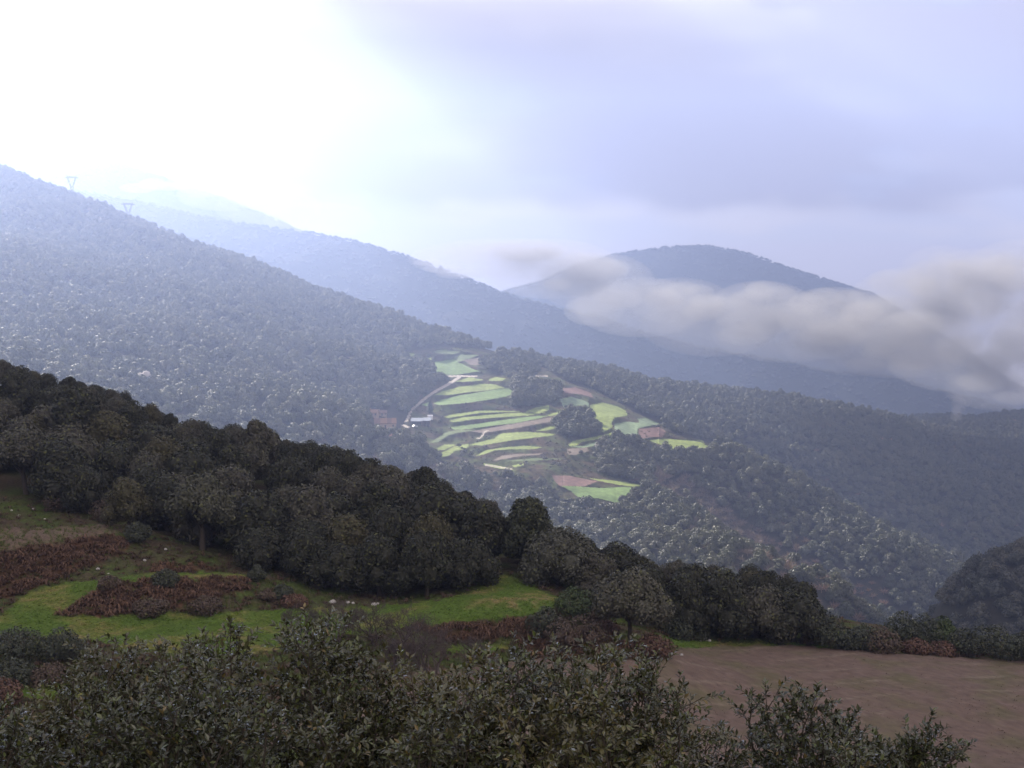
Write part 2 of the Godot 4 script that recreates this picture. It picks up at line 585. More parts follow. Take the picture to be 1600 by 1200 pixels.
	for i in nc - 1:
		for j in nr - 1:
			var k: int = rows[i][4][j]
			if not parts.has(k): parts[k] = [PackedVector3Array(), PackedVector3Array(), PackedColorArray()]
			var b = parts[k]
			var a4 := [pos[i][j], pos[i][j + 1], pos[i + 1][j + 1], pos[i + 1][j]]
			var nn: Vector3 = (a4[2] - a4[0]).cross(a4[1] - a4[0]).normalized()
			if nn.y < 0: nn = -nn
			var cs := []
			for m in 4:
				var q: Vector3 = a4[m]
				var w := noise_a.get_noise_2d(q.x * 0.05, q.z * 0.05)
				var w2 := noise_a.get_noise_2d(q.x * 0.25 + 50, q.z * 0.25 + q.y * 0.4)
				if k >= 0:
					cs.append(tone(fields[k][1], 1.0 + 0.25 * w + 0.2 * w2))
				else:
					cs.append(Color(0.08, 0.085, 0.04).lerp(Color(0.125, 0.095, 0.06), clampf(0.5 + w * 1.4, 0, 1)).lerp(Color(0.12, 0.15, 0.055), clampf(noise_b.get_noise_2d(q.x * 0.04 + 9, q.z * 0.04) * 1.8, 0, 0.7)) * (1.0 + 0.6 * w2))
			for m in [0, 1, 2, 0, 2, 3]:
				b[0].append(a4[m]); b[1].append(nn); b[2].append(cs[m])
	var top := Node3D.new()
	top.name = "terraced_slope"
	meta(top, "", "", "", "structure")
	add_child(top)
	for k in parts:
		var a := []
		a.resize(Mesh.ARRAY_MAX)
		a[Mesh.ARRAY_VERTEX] = parts[k][0]; a[Mesh.ARRAY_NORMAL] = parts[k][1]; a[Mesh.ARRAY_COLOR] = parts[k][2]
		var m := ArrayMesh.new()
		m.add_surface_from_arrays(Mesh.PRIMITIVE_TRIANGLES, a)
		obj("bank" if k < 0 else fields[k][2], m, M.hill if k < 0 else M.field, top)
	# the hill itself dips under the terraced sheet
	hill_low.x0 = hill.x0; hill_low.z0 = hill.z0; hill_low.st = hill.st; hill_low.nx = hill.nx; hill_low.nz = hill.nz
	hill_low.g = hill.g.duplicate()
	for j in hill.nz:
		for i in hill.nx:
			var q := pix(Vector3(hill.x0 + i * hill.st, hill.g[j * hill.nx + i], hill.z0 + j * hill.st))
			if q.x > 640 and q.x < 1108 and q.y > curve(TOP, q.x) + 3 and q.y < curve(BOT, q.x) - 3:
				hill_low.g[j * hill.nx + i] -= 9.0
	structure("hillside", sheet(hill_low, 12.0, func(q): return Color(0.07, 0.06, 0.04)), M.hill)
	print("terraces ", Time.get_ticks_msec())
var terr_pos := []
func terr_at(px: float, py: float) -> Vector3:
	var fi := clampf((px - 626.0) / 2.0, 0, 248)
	var i := int(fi)
	var yt := curve(TOP, px); var yb := curve(BOT, px)
	var fj := clampf((yb - py) / (yb - yt), 0, 1) * 209.0
	var j := mini(int(fj), 208)
	return terr_pos[i][j].lerp(terr_pos[i][j + 1], fj - j)

# ---------------------------------------------------------------- other relief
var rhill := HF.new()
func build_right_hill() -> void:
	var p := []
	for a in [[1440,1000,440],[1480,965,455],[1540,906,475],[1600,872,495],[1700,826,515],[1850,780,540],[1600,985,410],[1750,960,400],[1850,940,400]]:
		p.append(P(a[0], a[1], a[2]))
	for a in [[1400,440,-170],[1400,560,-170],[1500,560,-175],[1700,640,-170],[1900,680,-150],[1400,340,-160],[1700,330,-140],[1950,400,-110]]:
		p.append(W(a[0], a[1], a[2]))
	rhill.build(p, 90, 380, -700, -300, 6.0, 0.0)
	structure("hill", sheet(rhill, 6.0, func(q): return Color(0.07, 0.06, 0.04)), M.hill)

var ridge_spots := []
func ridge(called: String, crest: Array, d: float, reach: float, fall: float, sd: int, lump: float) -> void:
	# crest: pixels along the skyline; the slope comes down towards the viewer over REACH metres
	var nu := 360
	var nv := 44
	var v := PackedVector3Array(); var n := PackedVector3Array(); var c := PackedColorArray(); var id := PackedInt32Array()
	var x0: float = crest[0]; var x1: float = crest[crest.size() - 2]
	for j in nv:
		var t := (j - 6.0) / (nv - 7.0)       # below zero: the far side
		for i in nu:
			var px := lerpf(x0, x1, i / (nu - 1.0))
			var top := P(px, curve(crest, px), d)
			var spur := noise_a.get_noise_2d(top.x * 0.0022 + sd * 13.0, t * 0.6)
			var q := top
			q.z += t * reach * (1.0 + 0.25 * spur)
			q.y -= absf(t) * fall * (0.75 + 0.25 * absf(t)) - spur * 110.0 * clampf(t, 0.0, 1.0)
			q.y += noise_a.get_noise_2d(q.x * 0.01 + sd, q.z * 0.01) * 16.0 * clampf(absf(t) * 8.0, 0, 1)
			v.append(q)
			c.append(Color(0.06, 0.06, 0.035))
	n.resize(v.size())
	for j in nv:
		for i in nu:
			var a := v[j * nu + mini(i + 1, nu - 1)] - v[j * nu + maxi(i - 1, 0)]
			var b := v[mini(j + 1, nv - 1) * nu + i] - v[maxi(j - 1, 0) * nu + i]
			var m := b.cross(a).normalized()
			n[j * nu + i] = m if m.y > 0 else -m
	for j in nv - 1:
		for i in nu - 1:
			var k := j * nu + i
			id.append_array([k, k + 1, k + nu + 1, k, k + nu + 1, k + nu])
	structure(called, arr_mesh(v, n, c, id), M.hill)
	# woodland over it
	for k in int(lump):
		var fi := R(0, nu - 2.0)
		var fj := 6.0 + (nv - 8.0) * pow(rng.randf(), 1.6) - 1.0
		var i := int(fi); var j := int(fj)
		var a := v[j * nu + i].lerp(v[j * nu + i + 1], fi - i)
		var b := v[(j + 1) * nu + i].lerp(v[(j + 1) * nu + i + 1], fi - i)
		ridge_spots.append(a.lerp(b, fj - j))
	for i in nu * 3:
		var fi := R(0, nu - 2.0)
		var k := 6 * nu + int(fi)
		ridge_spots.append(v[k].lerp(v[k + 1], fi - int(fi)))

func build_ridges() -> void:
	ridge("ridge", [-260,200, -100,250, 0,278, 130,302, 200,313, 300,337, 370,351, 480,365, 560,380, 620,398, 680,418, 740,442, 800,464, 860,482, 940,497, 1000,520, 1100,547, 1200,562, 1290,582, 1350,587, 1400,592, 1450,607, 1500,620, 1560,634, 1620,656, 1800,700, 1950,720], 2500, 800, 420, 2, 9000)
	ridge("ridge", [-260,120, -100,175, 0,206, 60,221, 130,241, 200,263, 260,281, 330,305, 420,340, 520,385, 640,430, 740,460], 3100, 500, 300, 5, 3500)
	ridge("mountain", [700,480, 850,440, 900,416, 950,401, 1000,393, 1060,386, 1110,386, 1170,398, 1230,419, 1300,441, 1365,461, 1450,510, 1600,610, 1800,680], 3400, 600, 330, 9, 4500)
	print("ridges ", Time.get_ticks_msec())

# ---------------------------------------------------------------- near ground
var gnd := HF.new()
var zones := {}
var dry_at := Vector3.ZERO
func build_ground() -> void:
	var p := []
	for a in [[1100,1008,148],[1200,1007,151],[1300,1010,152],[1450,1020,152],[1600,1031,152],[1800,1040,152],[1100,1100,126],[1400,1100,129],[1600,1110,129],[1800,1120,129],[1100,1195,108],[1400,1195,112],[1600,1200,113],[1800,1200,114],
			[800,1050,131],[900,1030,134],[750,1120,116],[600,1100,118],[1000,1195,106],[985,1000,138],[1040,1012,141],
			[700,975,141.5],[800,972,142.5],[880,950,146],[720,1006,139.5],[820,1004,140],[900,985,143],
			[400,1020,130],[600,985,139],[500,1000,134],[330,957,145],[450,952,148],[600,945,151],[760,920,156],[820,905,160],[880,935,153],[0,995,133],[200,1000,134],
			[770,885,168],[850,900,165],[930,950,152],
			[200,912,149],[300,908,150.5],[380,906,153],[200,958,144.5],[300,956,145.5],[120,955,144.5],[390,945,148.5],
			[60,935,148],[150,905,153],[250,897,156],[330,895,159],[0,955,143.5],
			[0,930,149.5],[100,905,154],[200,880,159.5],[0,868,155],[60,858,157.5],[130,845,161.5],[195,838,166],[0,830,168],[100,828,170],[200,822,172],
			[0,790,180],[60,770,188],[30,730,200],[0,700,210],[300,868,164],[400,890,162],[500,912,158],[300,840,175],
			[0,1060,123],[100,1085,120],[0,1130,112],[300,1100,117],[1100,995,152],[1250,1000,155]]:
		p.append(P(a[0], a[1], a[2]))
	for a in [[0,220,-27],[200,220,-31.5],[400,212,-36],[600,205,-40.5],[760,195,-43],[900,185,-44.5],[1000,180,-46],[1100,170,-46.5],[1250,170,-48.5],[1450,170,-51],[1600,172,-53],
			[0,300,-40],[400,300,-62],[800,280,-75],[1200,230,-70],[1600,210,-68],[1900,210,-70],[-200,220,-24],[-200,160,-33],[-200,120,-36],[0,380,-70],[800,380,-110],[1600,330,-150],[1200,380,-165],[1500,380,-185],[1700,380,-190],[1900,330,-160]]:
		p.append(W(a[0], a[1], a[2]))
	for x in [-90.0, -45.0, -12.0, 0.0, 12.0, 45.0, 90.0]:
		p.append(Vector3(x, -1.7, 3.0)); p.append(Vector3(x, -5.2, -10.0)); p.append(Vector3(x, -15.5, -32.0)); p.append(Vector3(x, -30.0, -66.0))
	for x in [-60.0, -30.0, 0.0, 30.0, 60.0]:
		p.append(Vector3(x, -38.6, -92.0))
	gnd.build(p, -135, 135, -400, 8, 1.5, 0.0)
	var Z := func(a): return ppoly(a, 0, 0, 1.0)
	zones.plough = Z.call([560,1085, 640,1052, 730,1042, 830,1030, 960,1034, 1020,1030, 1060,1012, 1150,1006, 1250,1006, 1300,1012, 1400,1019, 1500,1027, 1620,1032, 1900,1050, 1900,1260, 300,1260, 420,1130])
	zones.green = [Z.call([-100,985, 0,962, 40,930, 85,914, 160,904, 250,896, 335,894, 395,900, 330,903, 240,904, 180,910, 140,930, 90,962, 180,962, 300,957, 450,953, 560,948, 640,943, 710,932, 765,916, 785,898, 815,905, 850,925, 880,940, 872,953, 820,966, 720,974, 640,978, 560,990, 480,1008, 380,1024, 250,1020, 120,1000, 0,990]),
		Z.call([20,1072, 90,1068, 150,1078, 140,1092, 60,1096, 16,1086]), Z.call([690,1010, 750,1004, 800,1012, 760,1026, 700,1020]), Z.call([1020,992, 1080,1000, 1130,1003, 1240,1004, 1260,1008, 1120,1010, 1070,1014, 1040,1004]), Z.call([1250,1002, 1290,1006, 1305,1013, 1280,1012])]
	zones.bracken = [Z.call([-60,872, 0,866, 70,852, 130,842, 190,836, 205,846, 195,866, 150,880, 100,902, 40,925, -60,950]), Z.call([88,962, 120,945, 160,916, 210,908, 300,903, 385,900, 395,918, 330,938, 240,956, 150,964]),
		Z.call([640,978, 720,976, 820,969, 870,956, 890,966, 850,985, 780,998, 700,1004]), Z.call([800,1000, 880,985, 950,990, 1000,1010, 1045,1016, 1030,1028, 900,1030, 820,1026]), Z.call([230,880, 330,884, 340,892, 240,895]), Z.call([1400,1004, 1530,1016, 1540,1028, 1410,1020])]
	zones.fallow = [Z.call([-60,832, 0,826, 100,824, 210,818, 215,828, 130,842, 70,852, 0,866, -60,872]), Z.call([-60,690, 20,690, 45,745, 20,760, -60,770])]
	dry_at = on_gnd(818, 943)
	ground_meshes()
	print("ground ", Time.get_ticks_msec())

func zone_of(q: Vector2) -> String:
	for z in zones.green:
		if inside(z, q): return "green"
	for z in zones.bracken:
		if inside(z, q): return "bracken"
	for z in zones.fallow:
		if inside(z, q): return "fallow"
	if inside(zones.plough, q): return "plough"
	return "rough"
func zone_color(z: String, x: float, zz: float) -> Color:
	var a := noise_a.get_noise_2d(x * 0.12, zz * 0.12)
	var b := noise_a.get_noise_2d(x * 0.6 + 31.0, zz * 0.6)
	var c := noise_b.get_noise_2d(x * 2.1, zz * 2.1 + 9.0)
	match z:
		"green":
			var dry := exp(-pow((x - dry_at.x) / 4.5, 2.0) - pow((zz - dry_at.z) / 7.0, 2.0))
			var g := Color(0.115, 0.175, 0.035).lerp(Color(0.20, 0.215, 0.055), clampf(a * 1.6 + 0.15, 0, 1))
			g = g.lerp(Color(0.27, 0.205, 0.10), clampf((a + b * 0.7) * 1.8 - 0.62 + dry * (0.75 + b), 0, 0.8))
			return tone(g, 1.0 + 0.2 * b + 0.25 * c)
		"plough":
			var st := sin((zz * 0.93 + x * 0.36 + 2.5 * noise_b.get_noise_2d(x * 0.03, zz * 0.03)) * 2.6)
			var g := Color(0.205, 0.15, 0.118).lerp(Color(0.17, 0.15, 0.085), clampf(a * 1.5 + 0.1, 0, 0.8))
			var ln := fposmod((x * 0.45 + zz * 0.89 + 6.0 * noise_b.get_noise_2d(x * 0.012, zz * 0.012)) / 5.3, 1.0)
			if ln < 0.09 and noise_a.get_noise_2d(x * 0.05 + 8.0, zz * 0.05) > 0.12: g = g.lerp(Color(0.30, 0.245, 0.18), 0.55)
			return tone(g, 1.0 + 0.25 * b + 0.22 * c + 0.015 * st)
		"bracken":
			return tone(Color(0.14, 0.075, 0.045).lerp(Color(0.10, 0.085, 0.04), clampf(b + 0.3, 0, 1)), 1.0 + 0.3 * c)
		"fallow":
			return tone(Color(0.19, 0.14, 0.10).lerp(Color(0.13, 0.13, 0.05), clampf(a + b, 0, 1)), 1.0 + 0.25 * c)
	return tone(Color(0.11, 0.085, 0.055).lerp(Color(0.095, 0.125, 0.035), clampf(0.45 + a * 1.4 + b * 0.5, 0, 1)), 1.0 + 0.3 * c)

func ground_meshes() -> void:
	# a fine grid where the photograph looks, a coarse one round it
	var parts := {}
	for band in [[-72.0, 68.0, -186.0, -104.0, 0.4], ]:
		var st: float = band[4]
		var nx := int((band[1] - band[0]) / st) + 1
		var nz := int((band[3] - band[2]) / st) + 1
		var pos := PackedVector3Array(); var col := PackedColorArray(); var zn := []
		for j in nz:
			for i in nx:
				var x: float = band[0] + i * st
				var z: float = band[2] + j * st
				var y := gnd.h(x, z)
				var jq := pix(Vector3(x, y, z)) + Vector2(noise_b.get_noise_2d(x * 0.4, z * 0.4), noise_b.get_noise_2d(x * 0.4 + 77, z * 0.4)) * Vector2(9, 4)
				var k := zone_of(jq)
				var am := 0.10 if k == "green" else (0.12 if k == "plough" else 0.35)
				if k == "plough":
					y += 0.08 * noise_b.get_noise_2d(x * 1.8, z * 1.8)
				y += am * noise_a.get_noise_2d(x * 0.35, z * 0.35)
				pos.append(Vector3(x, y, z)); zn.append(k); col.append(zone_color(k, x, z))
		var nor := PackedVector3Array()
		nor.resize(pos.size())
		for j in nz:
			for i in nx:
				var k := j * nx + i
				var a := pos[j * nx + mini(i + 1, nx - 1)] - pos[j * nx + maxi(i - 1, 0)]
				var b := pos[mini(j + 1, nz - 1) * nx + i] - pos[maxi(j - 1, 0) * nx + i]
				nor[k] = b.cross(a).normalized()
		for j in nz - 1:
			for i in nx - 1:
				var k := j * nx + i
				var key: String = zn[k]
				if key in ["bracken", "fallow"]: key = "rough"
				if not parts.has(key): parts[key] = [PackedVector3Array(), PackedVector3Array(), PackedColorArray(), PackedInt32Array(), {}]
				var b = parts[key]
				var ids := []
				for m in [k, k + 1, k + nx + 1, k + nx]:
					if not b[4].has(m):
						b[4][m] = b[0].size()
						b[0].append(pos[m]); b[1].append(nor[m]); b[2].append(col[m])
					ids.append(b[4][m])
				b[3].append_array([ids[0], ids[1], ids[2], ids[0], ids[2], ids[3]])
	structure("grass_field", arr_mesh(parts.green[0], parts.green[1], parts.green[2], parts.green[3]), M.ground)
	structure("ploughed_field", arr_mesh(parts.plough[0], parts.plough[1], parts.plough[2], parts.plough[3]), M.plough)
	structure("ground", arr_mesh(parts.rough[0], parts.rough[1], parts.rough[2], parts.rough[3]), M.ground)
	# the slope round it, with a hole where the fine grid lies
	var v := PackedVector3Array(); var n := PackedVector3Array(); var c := PackedColorArray(); var id := PackedInt32Array()
	var s2 := 2.0
	var n1 := 136
	var n2 := 205
	for j in n2:
		for i in n1:
			var x := -135.0 + i * s2
			var z := -400.0 + j * s2
			var dip := 0.6 if x > -71.0 and x < 67.0 and z > -185.0 and z < -105.0 else 0.0
			v.append(Vector3(x, gnd.h(x, z) - dip, z)); n.append(gnd.nor(x, z, 2.0)); c.append(zone_color("rough", x, z))
	for j in n2 - 1:
		for i in n1 - 1:
			var x := -135.0 + i * s2
			var z := -400.0 + j * s2
			if x > -70.0 and x < 64.0 and z > -184.0 and z < -108.0: continue
			var k := j * n1 + i
			id.append_array([k, k + 1, k + n1 + 1, k, k + n1 + 1, k + n1])
	structure("slope", arr_mesh(v, n, c, id), M.ground)

# ---------------------------------------------------------------- trees
func sphere_to(b: MB, c: Vector3, r: Vector3, col: Color, nu: int, nv: int) -> void:
	for j in nv:
		for i in nu:
			var q := []
			for m in [[0, 0], [1, 0], [1, 1], [0, 1]]:
				var t: float = PI * (j + m[1]) / nv
				var a: float = TAU * (i + m[0]) / nu
				q.append(Vector3(sin(t) * cos(a), cos(t), sin(t) * sin(a)))
			b.tri(c + q[0] * r, c + q[1] * r, c + q[2] * r, q[0], q[1], q[2], col)
			b.tri(c + q[0] * r, c + q[2] * r, c + q[3] * r, q[0], q[2], q[3], col)

func leaf_card(b: MB, p: Vector3, nn: Vector3, s: float, col: Color) -> void:
	var t := nn.cross(rdir()).normalized()
	var u := nn.cross(t)
	var w := s * R(0.45, 0.75)
	# a pointed spray of leaves: two triangles bent along the middle
	var bend := nn * s * R(-0.2, 0.2)
	b.tri(p - t * s, p - u * w + bend, p + t * s, nn, nn, nn, col)
	b.tri(p - t * s, p + t * s, p + u * w + bend, nn, nn, nn, col)

func crown_mesh(lobes: Array, cards: int, size: float, base: Color, core: float) -> ArrayMesh:
	var b := MB.new()
	var area := 0.0
	for l in lobes: area += l[1] * l[1]
	for l in lobes:
		if core > 0.0:
			sphere_to(b, l[0], Vector3.ONE * l[1] * core, base, 8, 6)
		var n := int(cards * l[1] * l[1] / area)
		for k in n:
			var d := rdir()
			var p: Vector3 = l[0] + d * l[1] * (1.06 - 0.34 * pow(rng.randf(), 1.7) + 0.10 * noise_b.get_noise_3dv(d * 2.0 + l[0]))
			var deep := false
			for m in lobes:
				if m != l and p.distance_squared_to(m[0]) < m[1] * m[1] * 0.5:
					deep = true
					break
			if deep: continue
			var nn := (d + rdir() * 0.75).normalized()
			var young := rng.randf()
			var col := tone(base, R(0.7, 1.25))
			if young > 0.9: col = col.lerp(Color(0.10, 0.105, 0.03), 0.5)
			leaf_card(b, p, nn, size * R(0.7, 1.35), col)
	return b.mesh()

func oak(sd: int, h: float, w: float, form: String, base: Color, cards := 8000) -> Node3D:
	# an evergreen oak: short trunk, forking limbs, lobed crown
	rng.seed = sd
	var o := Node3D.new()
	var bark := Color(0.10, 0.085, 0.07)
	var th: float = {"dome": 0.16, "umbrella": 0.30, "tall": 0.2, "low": 0.08}[form] * h
	var b := MB.new()
	var lean := Vector3(R(-0.05, 0.05), 0, R(-0.05, 0.05)) * h
	var fork := lean + Vector3(0, th, 0)
	b.tube([Vector3(0, -0.6, 0), lean * 0.5 + Vector3(0, th * 0.5, 0), fork], [h * 0.045, h * 0.033, h * 0.03], 8, bark)
	obj("trunk", b.mesh(), M.bark, o)
	var lobes := []
	var n := 15
	for i in n:
		var a := TAU * i * 0.618
		var f := (i + 0.5) / n
		var c: Vector3
		var r: float
		match form:
			"umbrella":
				var rr := sqrt(f) * w * 0.36
				c = Vector3(cos(a) * rr, h * (0.78 - 0.28 * f) + R(-0.05, 0.05) * h, sin(a) * rr)
				r = w * R(0.17, 0.22)
			"tall":
				var y := lerpf(0.42, 0.88, f)
				var rr := w * 0.26 * sin(clampf((1.08 - f) * 2.2, 0.0, PI * 0.5)) * R(0.6, 1.1)
				c = Vector3(cos(a) * rr, h * y, sin(a) * rr)
				r = w * R(0.15, 0.22) * (1.15 - 0.5 * f)
			"low":
				var rr := sqrt(f) * w * 0.36
				c = Vector3(cos(a) * rr, h * (0.62 - 0.38 * f) + R(-0.05, 0.08) * h, sin(a) * rr)
				r = w * R(0.16, 0.23)
			_:
				var y := 0.80 - 0.52 * f
				var rr := w * 0.32 * sqrt(f) * R(0.75, 1.12)
				c = Vector3(cos(a) * rr, h * y + R(-0.04, 0.04) * h, sin(a) * rr)
				r = w * R(0.17, 0.24)
		lobes.append([c + lean, r])
	for i in n:
		if i % 3 == 0:
			var l := MB.new()
			var e: Vector3 = lobes[i][0]
			l.tube([fork - Vector3(0, 0.2, 0), fork.lerp(e, 0.5) + Vector3(0, 0.1 * h * 0.3, 0), e], [h * 0.018, h * 0.013, h * 0.005], 5, bark)
			obj("limb", l.mesh(), M.bark, o)
	obj("crown", crown_mesh(lobes, cards, 0.13 * h / 8.0 + 0.05, base, 0.74 if form == "umbrella" else 0.66), M.leaf, o)
	return o

func blob(sd: int, tris: int, col: Color, tall: float) -> ArrayMesh:
	# a far tree, about a metre across, grown to size where it stands
	rng.seed = sd
	var lobes := []
	for i in 6:
		var a := TAU * i / 5.0 + R(-0.4, 0.4)
		var rr := 0.0 if i == 5 else R(0.2, 0.28)
		lobes.append([Vector3(cos(a) * rr, (0.42 + R(-0.05, 0.14) + (0.2 if i == 5 else 0.0)) * tall, sin(a) * rr), R(0.23, 0.31)])
	var b := MB.new()
	for l in lobes:
		sphere_to(b, l[0], Vector3(l[1], l[1] * 0.95, l[1]) * 0.55, col, 6, 4)
	for k in tris:
		var l = lobes[k % 6]
		var d := rdir()
		if d.y < -0.4: d.y = -d.y
		leaf_card(b, l[0] + d * l[1] * R(0.85, 1.1), (d + rdir() * 0.6).normalized(), R(0.045, 0.085), tone(col, R(0.7, 1.35)))
	return b.mesh()
func fine_blob(sd: int, col: Color) -> ArrayMesh:
	rng.seed = sd
	var lobes := []
	for i in 9:
		var a := TAU * i * 0.618
		var rr := 0.32 * sqrt((i + 0.5) / 9.0)
		lobes.append([Vector3(cos(a) * rr, 0.62 - 0.34 * i / 9.0 + R(-0.04, 0.04), sin(a) * rr), R(0.18, 0.25)])
	return crown_mesh(lobes, 1100, 0.045, col, 0.5)
func bare_blob(sd: int, col: Color) -> ArrayMesh:
	rng.seed = sd
	var b := MB.new()
	for k in 90:
		var d := rdir()
		d.y = absf(d.y) * 0.8 + 0.25
		d = d.normalized()
		var s := Vector3(0, 0.15, 0) + d * R(0.05, 0.3)
		var e := s + (d + rdir() * 0.35).normalized() * R(0.2, 0.4)
		var side := d.cross(rdir()).normalized() * 0.012
		b.flat(s - side, s + side, e, tone(col, R(0.8, 1.2)))
	b.tube([Vector3(0, -0.1, 0), Vector3(0, 0.35, 0)], [0.03, 0.02], 4, col)
	return b.mesh()

func hill_forest() -> void:
	var protos := []
	var ncol := Color(0.85, 0.85, 0.85)
	for k in 4: protos.append(blob(100 + k, 480, ncol, R(0.9, 1.15)))
	var bare := bare_blob(140, ncol)
	rng.seed = 77
	var tr := [[], [], [], [], []]
	var cl := [[], [], [], [], []]
	# what hides behind the relief is left out: the highest pixel met so far along each column
	var cols := 460
	var seen := []
	for i in cols:
		var px := -120.0 + i * 4.0
		var r := dir_of(px, 600)
		var best := 5000.0
		var arr := PackedFloat32Array()
		for s in 120:
			var d := 430.0 + s * 11.0
			var x := (px - 800.0) / F * d * 1.0
			var q := pix(Vector3(x, hill.h(x, -d) + 3.0, -d))
			arr.append(best)
			best = minf(best, q.y)
		seen.append(arr)
	var step := 6.3
	var z := -1760.0
	while z < -560.0:
		var x := -760.0
		while x < 960.0:
			var qx := x + R(-0.48, 0.48) * step
			var qz := z + R(-0.48, 0.48) * step
			x += step
			var y := hill.h(qx, qz)
			var p := Vector3(qx, y, qz)
			var q := pix(p)
			if q.x < -110 or q.x > 1710: continue
			var si := clampi(int((-qz - 430.0) / 11.0), 0, 119)
			if q.y - 26.0 > seen[clampi(int((q.x + 120.0) / 4.0), 0, cols - 1)][si]: continue
			if in_terraces(q):
				continue
			if farm_clear(q): continue
			place_far(tr, cl, p, q)
		z += step
	# the right-hand hill, nearer: finer crowns
	var near_tr := [[], []]; var near_cl := [[], []]
	z = -620.0
	while z < -305.0:
		var x := 92.0
		while x < 330.0:
			var qx := x + R(-2, 2)
			var qz := z + R(-2, 2)
			x += 4.3
			var p := Vector3(qx, rhill.h(qx, qz), qz)
			var q := pix(p)
			if q.x < 1300 or q.x > 1720 or q.y > 1120: continue
			var sz := R(5.0, 8.0)
			var m := rng.randi() % 2
			near_tr[m].append(Transform3D(Basis(Vector3.UP, R(0, TAU)).scaled(Vector3(sz, sz * R(0.8, 1.05), sz)), p - Vector3(0, 0.4, 0)))
			near_cl[m].append(Color(0.06, 0.062, 0.04).lerp(Color(0.095, 0.085, 0.055), rng.randf()) * R(0.8, 1.2))
		z += 4.3
	for m in 2:
		many("right_hill_forest", fine_blob(170 + m, ncol), M.far_leaf, near_tr[m], near_cl[m], ["grey-green oaks covering the dark spur at the right edge", "olive oaks mixed over the dark spur at the right edge"][m], "forest")
	rng.seed = 79
	# groves among the terraces
	for g in groves:
		var lo := Vector2(9999, 9999); var hi := Vector2(-1, -1)
		for q in g: lo = lo.min(q); hi = hi.max(q)
		var n := int((hi.x - lo.x) * (hi.y - lo.y) / 16.0)
		for k in n:
			var q := Vector2(R(lo.x, hi.x), R(lo.y, hi.y))
			if inside(g, q) and in_terraces(q):
				place_far(tr, cl, terr_at(q.x, q.y), q)
	for g in scrub:
		for k in 260:
			var q := Vector2(R(626, 1045), R(660, 745))
			if inside(g, q):
				var sz := R(2.0, 4.2)
				var m := 4 if rng.randf() < 0.5 else rng.randi() % 4
				tr[m].append(Transform3D(Basis(Vector3.UP, R(0, TAU)).scaled(Vector3(sz, sz, sz)), terr_at(q.x, q.y)))
				cl[m].append((Color(0.15, 0.115, 0.095) if m == 4 else Color(0.085, 0.08, 0.05)) * R(0.7, 1.3))
	# hedges and scrub on the banks
	for k in 1500:
		var px := R(640, 1110)
		var q := Vector2(px, R(curve(TOP, px) + 2, curve(BOT, px) - 2))
		var ok := true
		for f in fields:
			if inside(f[0], q) or inside(f[0], q - Vector2(0, 3)):
				ok = false
				break
		if not ok or farm_clear(q): continue
		var s := R(0.8, 2.2)
		var m := 4 if rng.randf() < 0.3 else rng.randi() % 4
		tr[m].append(Transform3D(Basis(Vector3.UP, R(0, TAU)).scaled(Vector3(s, s * 0.8, s)), terr_at(q.x, q.y)))
		cl[m].append(Color(0.075, 0.065, 0.045) * R(0.7, 1.4))
	var lab := ["dense evergreen oaks covering the sunlit hill and its spurs", "lighter rounded oaks mixed through the hillside woodland", "smaller dark oaks filling the hillside woodland", "broad grey-green oaks filling the hillside woodland", "leafless purplish trees in drifts down the lower hillside"]
	for k in 5:
		many("hillside_forest", protos[k] if k < 4 else bare, M.far_leaf, tr[k], cl[k], lab[k], "forest")
	print("forest ", tr[0].size() * 4 + tr[4].size(), " ", Time.get_ticks_msec())
	# the ridges behind
	var rt := []; var rc := []
	for p in ridge_spots:
		var s := R(7.0, 13.0)
		rt.append(Transform3D(Basis(Vector3.UP, R(0, TAU)).scaled(Vector3(s, s * R(0.6, 0.95), s)), p - Vector3(0, 1.5, 0)))
		rc.append(Color(0.06, 0.062, 0.04) * R(0.7, 1.3))
	many("ridge_forest", blob(160, 20, ncol, 1.0), M.far_leaf, rt, rc, "hazy blue woodland covering the distant ridges", "forest")

func place_far(tr: Array, cl: Array, p: Vector3, q: Vector2) -> void:
	var s := R(5.0, 9.6)
	if q.x > 655 and q.x < 1010 and absf(q.y - curve(BOT, q.x)) < 13.0: s *= 0.5
	var a := noise_a.get_noise_2d(p.x * 0.011, p.z * 0.011)
	var b := noise_a.get_noise_2d(p.x * 0.03 + 40, p.z * 0.03)
	# a belt of leafless wood runs down the lower spur
	var belt := smoothstep(70.0, 20.0, absf((q.y - 760.0) - (q.x - 1010.0) * 0.56)) * smoothstep(930, 1020, q.x) * smoothstep(1440, 1340, q.x)
	var pb := 0.04 + 0.95 * belt * clampf(0.5 + a * 2.2, 0.15, 1.0)
	if absf(q.x - 700) < 120 and q.y > 720 and q.y < 800: pb = maxf(pb, 0.35)
	var k := 4 if rng.randf() < pb else rng.randi() % 4
	var base := Color(0.075, 0.08, 0.042).lerp(Color(0.115, 0.11, 0.06), clampf(0.4 + b * 1.5 + R(-0.3, 0.3), 0, 1))
	if k == 4: base = Color(0.21, 0.15, 0.13).lerp(Color(0.38, 0.23, 0.17), clampf((q.x - 1150) / 200.0, 0, 1))
	var hgt := R(0.85, 1.3)
	tr[k].append(Transform3D(Basis(Vector3.UP, R(0, TAU)).scaled(Vector3(s, s * hgt, s)), p - Vector3(0, 0.4, 0)))
	cl[k].append(base * R(0.8, 1.2))

func farm_clear(q: Vector2) -> bool:
	return (q.x > 572 and q.x < 640 and q.y > 645 and q.y < 676) or (q.x > 600 and q.x < 636 and q.y > 664 and q.y < 682) 

